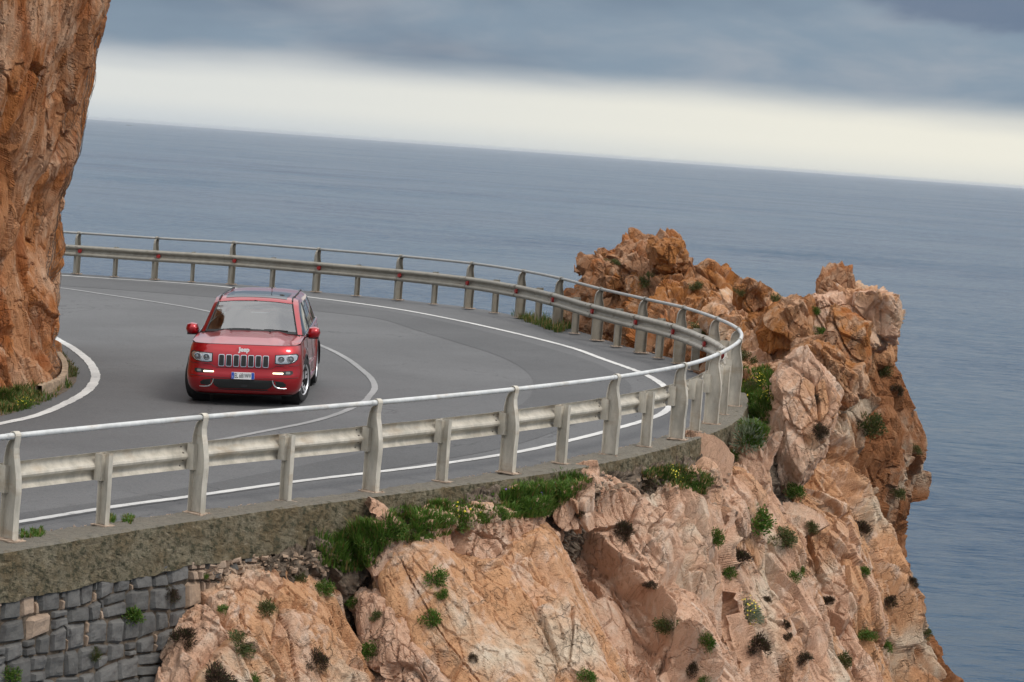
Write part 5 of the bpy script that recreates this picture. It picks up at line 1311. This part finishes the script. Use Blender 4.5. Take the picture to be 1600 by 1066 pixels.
SH = [
 ('green', 203, 950, 44, 'round fresh green cushion plant growing from the joints of the stone wall', 1),
 ('green', 10, 1042, 42, 'green cushion plant at the lower left corner of the stone wall', 1),
 ('green', 320, 897, 15, 'tiny green tuft between the tan rubble stones under the concrete', 1),
 ('dry', 266, 924, 30, 'dry brown tuft in the top course of the grey stone wall', .8),
 ('olive', 147, 1022, 22, 'narrow olive sprig in a vertical joint low in the stone wall', 1.5),
 ('olive', 466, 897, 30, 'small olive bush under the concrete edge, left of its green twin', 1),
 ('green', 503, 912, 34, 'green bush on the top right corner of the left rock slab', 1),
 ('olive', 417, 945, 34, 'dark olive bush hanging in a notch near the crest of the left slab', 1.2),
 ('green', 352, 945, 28, 'flat green plant on the upper left edge of the left slab', .7),
 ('dry', 290, 990, 36, 'dark brown tuft where the stone wall meets the left slab', 1.1),
 ('olive', 378, 1000, 50, 'wide dark olive bush in the middle of the left slab', .7),
 ('dry', 338, 1046, 58, 'largest dark brown bush, at the bottom of the left slab', .9),
 ('dry', 494, 1025, 38, 'round dark brown tussock alone on the smooth face of the left slab', 1),
 ('green', 395, 1055, 28, 'green plant beside the largest dark brown bush', 1),
 ('green', 552, 935, 26, 'green sprig at the top of the cleft right of the left slab', 1),
 ('olive', 590, 958, 28, 'reddish olive plant on the small pale slab in the cleft', 1),
 ('green', 577, 1012, 32, 'upright green plant low in the cleft beside the pale slab', 1.5),
 ('green', 676, 895, 42, 'bright green bush on the orange slab below the ledge', .9),
 ('green', 672, 960, 36, 'second bright green bush, lower on the orange slab', 1.1),
 ('green', 690, 925, 22, 'small green sprig between the two bushes of the orange slab', 1),
 ('dry', 738, 1025, 17, 'tiny dark tuft near the bottom of the orange slab', 1),
 ('green', 917, 1050, 32, 'green plant at the bottom of the crack in the smooth orange face', 1),
 ('dry', 975, 828, 32, 'round dark brown tussock under the white rocks below the kerb', 1.2),
 ('dry', 1008, 748, 30, 'dry straw tuft on the rim of the cliff under the short post', .8),
 ('olive', 1042, 967, 44, 'olive brown bush in the middle of the pink cliff', .8),
 ('dry', 1016, 910, 20, 'small rusty brown cushion above the olive brown bush', .9),
 ('green', 1106, 1000, 26, 'tall narrow green plant in the vertical crack of the pink cliff', 1.9),
 ('dry', 1083, 1045, 24, 'dark cushion left of the crack at the bottom of the pink cliff', 1.2),
 ('green', 1102, 1060, 24, 'green plant at the foot of the crack, on the lower frame edge', 1),
 ('dry', 1185, 1002, 34, 'largest oval dark cushion on the lower pink cliff', 1.3),
 ('green', 1140, 893, 22, 'green plant above the grey cushion with yellow flowers', 1.4),
 ('green', 1117, 838, 28, 'elongated green plant on the ridge of the near slab', 1.6),
 ('dry', 1154, 864, 36, 'dark brown bush beside the pale loose rock on the ledge', .9),
 ('green', 1178, 800, 66, 'biggest bright green bush on the sloping ledge right of the near slab', .9),
 ('olive', 1222, 830, 48, 'olive bush at the right end of the biggest bright green bush', .7),
 ('green', 1148, 706, 22, 'small green plant at the right foot of the concrete wall', 1),
 ('grey', 1168, 676, 56, 'pale grey green spiky plant beside the tip of the kerb', 1.2),
 ('green', 1180, 638, 46, 'dark green bush between the last post and the pink boulder', 1),
 ('green', 1244, 765, 28, 'green plant in the gully under the big pink slab', 1.6),
 ('green', 1242, 895, 28, 'round bright green plant on the right pink face', .9),
 ('dry', 1197, 935, 16, 'tiny dark tuft right of the yellow flowered cushion', 1),
 ('dry', 1228, 972, 18, 'upper one of the two small dark cushions in a column', 1),
 ('dry', 1230, 992, 18, 'lower one of the two small dark cushions in a column', 1),
 ('dry', 1256, 1026, 24, 'dark oval cushion near the lower edge, right of the column', 1.2),
 ('green', 1252, 888, 14, 'tiny green sprig touching the round bright green plant', 1),
 ('dry', 1294, 936, 20, 'dark brown cushion on the ridge of the right pink face', 1.3),
 ('green', 1348, 890, 26, 'green tuft high on the far right pink face', 1),
 ('dry', 1345, 822, 30, 'dry olive brown bush at the boundary of pink and brown rock', 1.1),
 ('green', 1356, 985, 34, 'green bush low on the far right pink face', .9),
 ('green', 1382, 1004, 26, 'green bush right beside the low green bush on the right face', .9),
 ('dry', 1390, 935, 26, 'brown bush with pale tips on the rim of the dark undercut', 1),
 ('olive', 1268, 820, 22, 'dark olive plant in the crack left of the right pink face', 1.3),
 ('olive', 1320, 1030, 28, 'olive plant in the gully at the lower edge of the right face', 1.6),
 ('dry', 1284, 672, 24, 'dark tuft in the crack along the right side of the pink slab', 1.6),
 ('olive', 1354, 662, 44, 'large dark olive bush in the hollow of the brown rock', 1.3),
 ('dry', 1276, 618, 26, 'dry straw brown tuft on top of the big pink slab', .7),
 ('olive', 1207, 459, 42, 'round dark bush on the skyline of the saddle', .8),
 ('olive', 1156, 452, 20, 'small dark bush left of the rock knob on the skyline', .8),
 ('green', 1281, 511, 26, 'low bright green plant under the pinnacle block', .7),
 ('green', 1273, 480, 22, 'yellow green moss tuft at the left foot of the pinnacle', .8),
 ('olive', 1380, 572, 28, 'dark green bush in the notch right of the big rounded boulder', 1.1),
 ('dry', 1402, 605, 22, 'brown tuft on the right edge of the outcrop below the notch', .8),
 ('olive', 1428, 695, 24, 'dark bush on the outermost bulge of the right edge', .8),
 ('olive', 1400, 765, 26, 'dark plant hanging under the bulge on the brown rock', 1),
 ('olive', 1446, 985, 22, 'olive tuft on the lower right skyline of the cliff', .9),
 ('dry', 1425, 905, 20, 'brown tuft on the skyline under the overhang', .9),
 ('olive', 958, 402, 26, 'mossy olive patch near the summit of the far outcrop', .5),
 ('olive', 1012, 432, 30, 'dark olive bush on the face of the far outcrop', .8),
 ('olive', 1086, 440, 28, 'dark bush on the right ridge of the far outcrop', .6),
 ('olive', 1090, 508, 30, 'dark olive bush seen between the posts at the foot of the outcrop', .8),
 ('olive', 1160, 552, 36, 'dark bush in the shade right behind the guardrail tip', 1),
 ('dry', 905, 802, 22, 'dry brown tuft among the pale rocks under the lush grass', 1),
 ('olive', 985, 560, 18, 'small bush at the foot of the outcrop between two tall posts', .8),
]
for sh_ in SH: shrub(sh_[0], sh_[1], sh_[2], sh_[3], sh_[4], sh_[5])
shrub('grey', 1165, 945, 50, 'grey green cushion dotted with yellow flowers on the pink cliff', .95, True)
shrub('green', 38, 628, 34, 'yellow flowering plant in the grass at the foot of the left cliff', 1.0, True)
shrub('green', 1186, 588, 30, 'yellow flowering plant growing behind the tip of the guardrail', .8, True)
shrub('green', 1200, 612, 26, 'green herb with yellow flowers against the big pink slab', .8, True)

ORD = 'leftmost second third fourth fifth sixth seventh eighth ninth tenth eleventh twelfth thirteenth fourteenth fifteenth sixteenth seventeenth eighteenth nineteenth twentieth twenty-first twenty-second rightmost'.split()
for hi_, (x_, y_, z_) in enumerate(sorted(((512, 858, 30), (540, 846, 34), (566, 838, 30), (596, 826, 26), (622, 816, 34), (646, 830, 30), (660, 812, 28), (664, 826, 34), (700, 806, 24), (728, 812, 28), (748, 800, 22), (782, 794, 32), (812, 780, 34), (838, 788, 30), (850, 766, 34), (876, 758, 34), (898, 750, 28), (1046, 736, 34), (1072, 742, 38), (1092, 752, 26), (1170, 618, 34), (1180, 655, 38), (1168, 600, 26)))):
    ol_ = ORD[hi_] if hi_ < len(ORD) else ORD[-1]
    shrub('green' if rp.random() < .8 else 'olive', x_, y_, z_ * 1.1, ('%s of the leafy green herb clumps along the foot of the concrete wall' if hi_ in (0, 22) else '%s leafy green herb clump from the left along the foot of the concrete wall') % ol_, .75, rp.random() < .04, name='herb_clump', cat='plant', group='green herb clumps along the wall foot')

def inside(px, py, poly):
    c = False; n = len(poly)
    for i in range(n):
        x1, y1 = poly[i]; x2, y2 = poly[i - 1]
        if (y1 > py) != (y2 > py) and px < (x2 - x1) * (py - y1) / (y2 - y1) + x1: c = not c
    return c
def grass(poly, n, hgt, label_unused=None, ok=ROCKY, mat=None, blades=12, spread=.07, flowers=0):
    poly = pairs(poly); xs = [p[0] for p in poly]; ys_ = [p[1] for p in poly]; v = []; f = []; fl = []
    k = 0; tries = 0
    while k < n and tries < n * 6:
        tries += 1; x, y = rp.uniform(min(xs), max(xs)), rp.uniform(min(ys_), max(ys_))
        if not inside(x, y, poly): continue
        if vnoise(np.array([[x * .035, y * .06, 3.3]]), 77)[0] < -.25 and rp.random() < .8: continue
        h = cast(x, y, ok)
        if h is None: continue
        k += 1; loc, nrm = h; sc = rp.uniform(.5, 1.3)
        for b_ in range(blades):
            a = rp.uniform(0, 6.28); r = spread * rp.random() ** .5; p = loc + Vector((r * math.cos(a), r * math.sin(a), -.02))
            l = hgt * sc * rp.uniform(.5, 1.2); lean = Vector((math.cos(a), math.sin(a), 0)) * rp.uniform(.1, .7) * l + Vector((nrm.x, nrm.y, 0)) * l * .35
            w = Vector((-math.sin(a), math.cos(a), 0)) * rp.uniform(.005, .011)
            m_ = p + Vector((0, 0, l * .6)) + lean * .35; t_ = p + Vector((0, 0, l * .95)) + lean
            i0 = len(v); v += [p - w, p + w, m_ + w * .8, m_ - w * .8, t_]; f += [(i0, i0 + 1, i0 + 2, i0 + 3), (i0 + 3, i0 + 2, i0 + 4)]
        if flowers and rp.random() < flowers:
            c = loc + Vector((rp.uniform(-.05, .05), -.02, hgt * sc * rp.uniform(.4, .8))); fl.append(c)
    o = mesh_obj('grass', v, f, mat or V_GRASS); tag(o, kind='stuff'); o['label'] = label_unused; o['category'] = 'grass'
    return fl
def blossoms(fl, mat, label):
    if not fl: return
    mb = MB()
    for c in fl:
        r = rp.uniform(.012, .02)
        mb.add([c + Vector((r, 0, 0)), c + Vector((0, r * .5, r)), c + Vector((-r, 0, 0)), c + Vector((0, -r, -r * .6)), c + Vector((0, -r * .8, r * .5))], [(0, 1, 4), (1, 2, 4), (2, 3, 4), (3, 0, 4)])
    o = mb.build('wildflowers', mat); tag(o, label, 'flowers', kind='stuff')
GA = ('ground', 'rock_slab', 'boulder', 'rock_outcrop', 'headland', 'mortar')
f1 = grass([490, 842, 530, 822, 585, 815, 605, 850, 578, 885, 545, 895, 505, 880], 420, .12, 'dark green grass under the concrete wall between the rock slabs', GA, V_GREEN)
f1 = grass([585, 815, 640, 788, 700, 782, 700, 838, 640, 846, 600, 845], 330, .09, 'bright green herbs on the ledge left of the lush grass', GA, V_GREEN)
f1 = grass([690, 785, 760, 768, 830, 760, 830, 806, 760, 815, 700, 820], 260, .065, 'low green plants and moss on the stony ledge', GA, V_GREEN, 10, .07, .03)
blossoms(f1, V_YEL, 'small yellow wildflowers on the stony ledge')
f2 = grass([770, 775, 820, 757, 870, 744, 916, 736, 918, 752, 890, 775, 850, 806, 800, 806, 765, 800], 480, .10, 'lush green grass below the kerb in the middle of the wall', GA, V_GREEN, 16, .08, .03)
blossoms(f2, V_PUR, 'tiny purple wildflowers in the lush grass')
grass([1000, 738, 1040, 728, 1085, 730, 1115, 748, 1105, 772, 1060, 762, 1010, 752], 220, .09, 'green grass at the foot of the wall near the tip', GA)
f3 = grass([1156, 572, 1205, 575, 1208, 610, 1200, 660, 1190, 700, 1160, 700, 1158, 640], 420, .12, 'green grass between the guardrail tip and the pink slab', GA, V_GREEN, 14, .08, .05)
blossoms(f3, V_YEL, 'small yellow wildflowers beside the guardrail tip')
grass([796, 492, 840, 486, 880, 492, 892, 512, 872, 520, 830, 506], 160, .22, 'green grass behind the far guardrail left of the outcrop', GA + ('road',), None, 14, .10)
f4 = grass([-10, 615, 40, 606, 96, 598, 118, 590, 104, 612, 60, 632, 0, 652], 420, .13, 'bright green grass along the foot of the left cliff', ('soil', 'cliff', 'rock'), None, 12, .07)
grass([90, 545, 106, 560, 121, 580, 116, 597, 104, 590, 98, 568], 60, .10, 'sparse weeds between the planter kerb and the road line', ('soil',), V_OLIVE, 8, .06)
for (x, y, w_, lb) in ((50, 834, 16, 'small green grass tuft beside the nearest tall post'), (172, 812, 7, 'tiny green weed at the road edge by the first short post'), (200, 812, 7, 'tiny green weed at the road edge right of the first short post')):
    grass([x - w_, y - 5, x + w_, y - 5, x + w_, y + 6, x - w_, y + 6], int(6 + w_ * 2), .07, lb, ('concrete', 'road'), V_GREEN, 10, .03)

# loose stones on the ledge and grit along the kerb
rs = np.random.RandomState(8); gv = MB()
def pebble(mb, c, r):
    v = rs.randn(8, 3) * .25 + np.array([[x, y, z] for x in (-1, 1) for y in (-1, 1) for z in (-1, 1)]) * .6
    mb.add([(c[0] + q[0] * r, c[1] + q[1] * r, c[2] + q[2] * r * .7) for q in v], [(0, 1, 3, 2), (4, 6, 7, 5), (0, 4, 5, 1), (2, 3, 7, 6), (0, 2, 6, 4), (1, 5, 7, 3)])
for i in range(700):
    k = rs.randint(0, n); p = ci[k] if False else None
    k = rs.randint(20, len(ci) - 40); t_ = abs(rs.randn()) * .05; q = ci[k] - (co[k] - ci[k]) * t_
    pebble(gv, (q[0], q[1], roadz(q[0], q[1]) + .008), rs.uniform(.004, .013))
o = gv.build('grit', M_STONE2); tag(o, 'fine pale grit swept against the road side of the concrete', 'gravel', kind='stuff')
for i in range(46):
    x = 318 + 100 * rs.rand(); h = cast(x, np.interp(x, [318, 418], [892, 868]) + rs.uniform(-6, 14), ('ground', 'stone', 'mortar', 'rock_slab'))
    if h:
        sm_ = MB(); pebble(sm_, h[0] - Vector((0, 0, .0)), rs.uniform(.045, .085)); sm_.build('stone', M_STONE2 if rs.rand() < .85 else M_STONE, mw)
rb = MB()
for i in range(420):
    x = rs.uniform(330, 1140); yb = np.interp(x, [330, 400, 560, 700, 850, 910, 1000, 1140], [885, 872, 855, 812, 785, 760, 748, 735]) + abs(rs.randn()) * 16
    h = cast(x, yb, ('ground', 'rock_slab', 'mortar'))
    if h: pebble(rb, h[0], rs.uniform(.012, .05))
o = rb.build('rubble', M_STONE2); tag(o, 'loose pale rubble along the ledge under the concrete wall', 'rubble', kind='stuff')

# ------------------------------------------------------------------ distant boat
bp_ = ray(201, 196.5); kk = (SEA - CAMH) / bp_[2]; bpos = np.array([0, 0, CAMH]) + bp_ * kk
kb_ = 5200 / bpos[1] if bpos[1] > 5200 else 1
boat = empty('fishing_boat', (bpos[0], bpos[1], SEA)); tag(boat, 'tiny dark boat on the sea near the horizon at left', 'boat')
sc_b = bpos[1] / F * 8 / 20.0
mb = MB(); st_ = [(-10, 0.3, 1.2), (-8, 2.0, 1.4), (0, 2.6, 1.5), (6, 2.2, 2.0), (10, .2, 3.0)]; v = []
for x, w, z in st_: v += [(x, -w, z), (x, -w * .7, -.5), (x, w * .7, -.5), (x, w, z)]
mb.add(v, [(4*i + j, 4*i + (j+1) % 4, 4*(i+1) + (j+1) % 4, 4*(i+1) + j) for i in range(4) for j in range(4)] + [(3, 2, 1, 0), (16, 17, 18, 19)])
mb.build('hull', C_DARKIN, boat); MB().box((-4, 0, 2.9), (5, 3.2, 2.8)).build('wheelhouse', C_GREY, boat); MB().tube([(1, 0, 1.5), (1, 0, 7)], .15, 6).build('mast', C_DARKIN, boat)
boat.scale = (sc_b,) * 3

# ------------------------------------------------------------------ sea haze
hm = bpy.data.materials.new('thin_sea_haze'); hm.use_nodes = True; ht = hm.node_tree; ht.nodes.clear()
hv_ = N(ht, 'ShaderNodeVolumePrincipled'); hv_.inputs['Color'].default_value = (.86, .91, .97, 1); hv_.inputs['Density'].default_value = 2.2e-5; hv_.inputs['Anisotropy'].default_value = .2
L(ht, hv_.outputs[0], N(ht, 'ShaderNodeOutputMaterial').inputs['Volume'])
hz = MB().box((0, 0, (SEA - 3 + 16) / 2), (124000, 124000, 16 - SEA + 3)).build('haze', hm); tag(hz, kind='stuff')
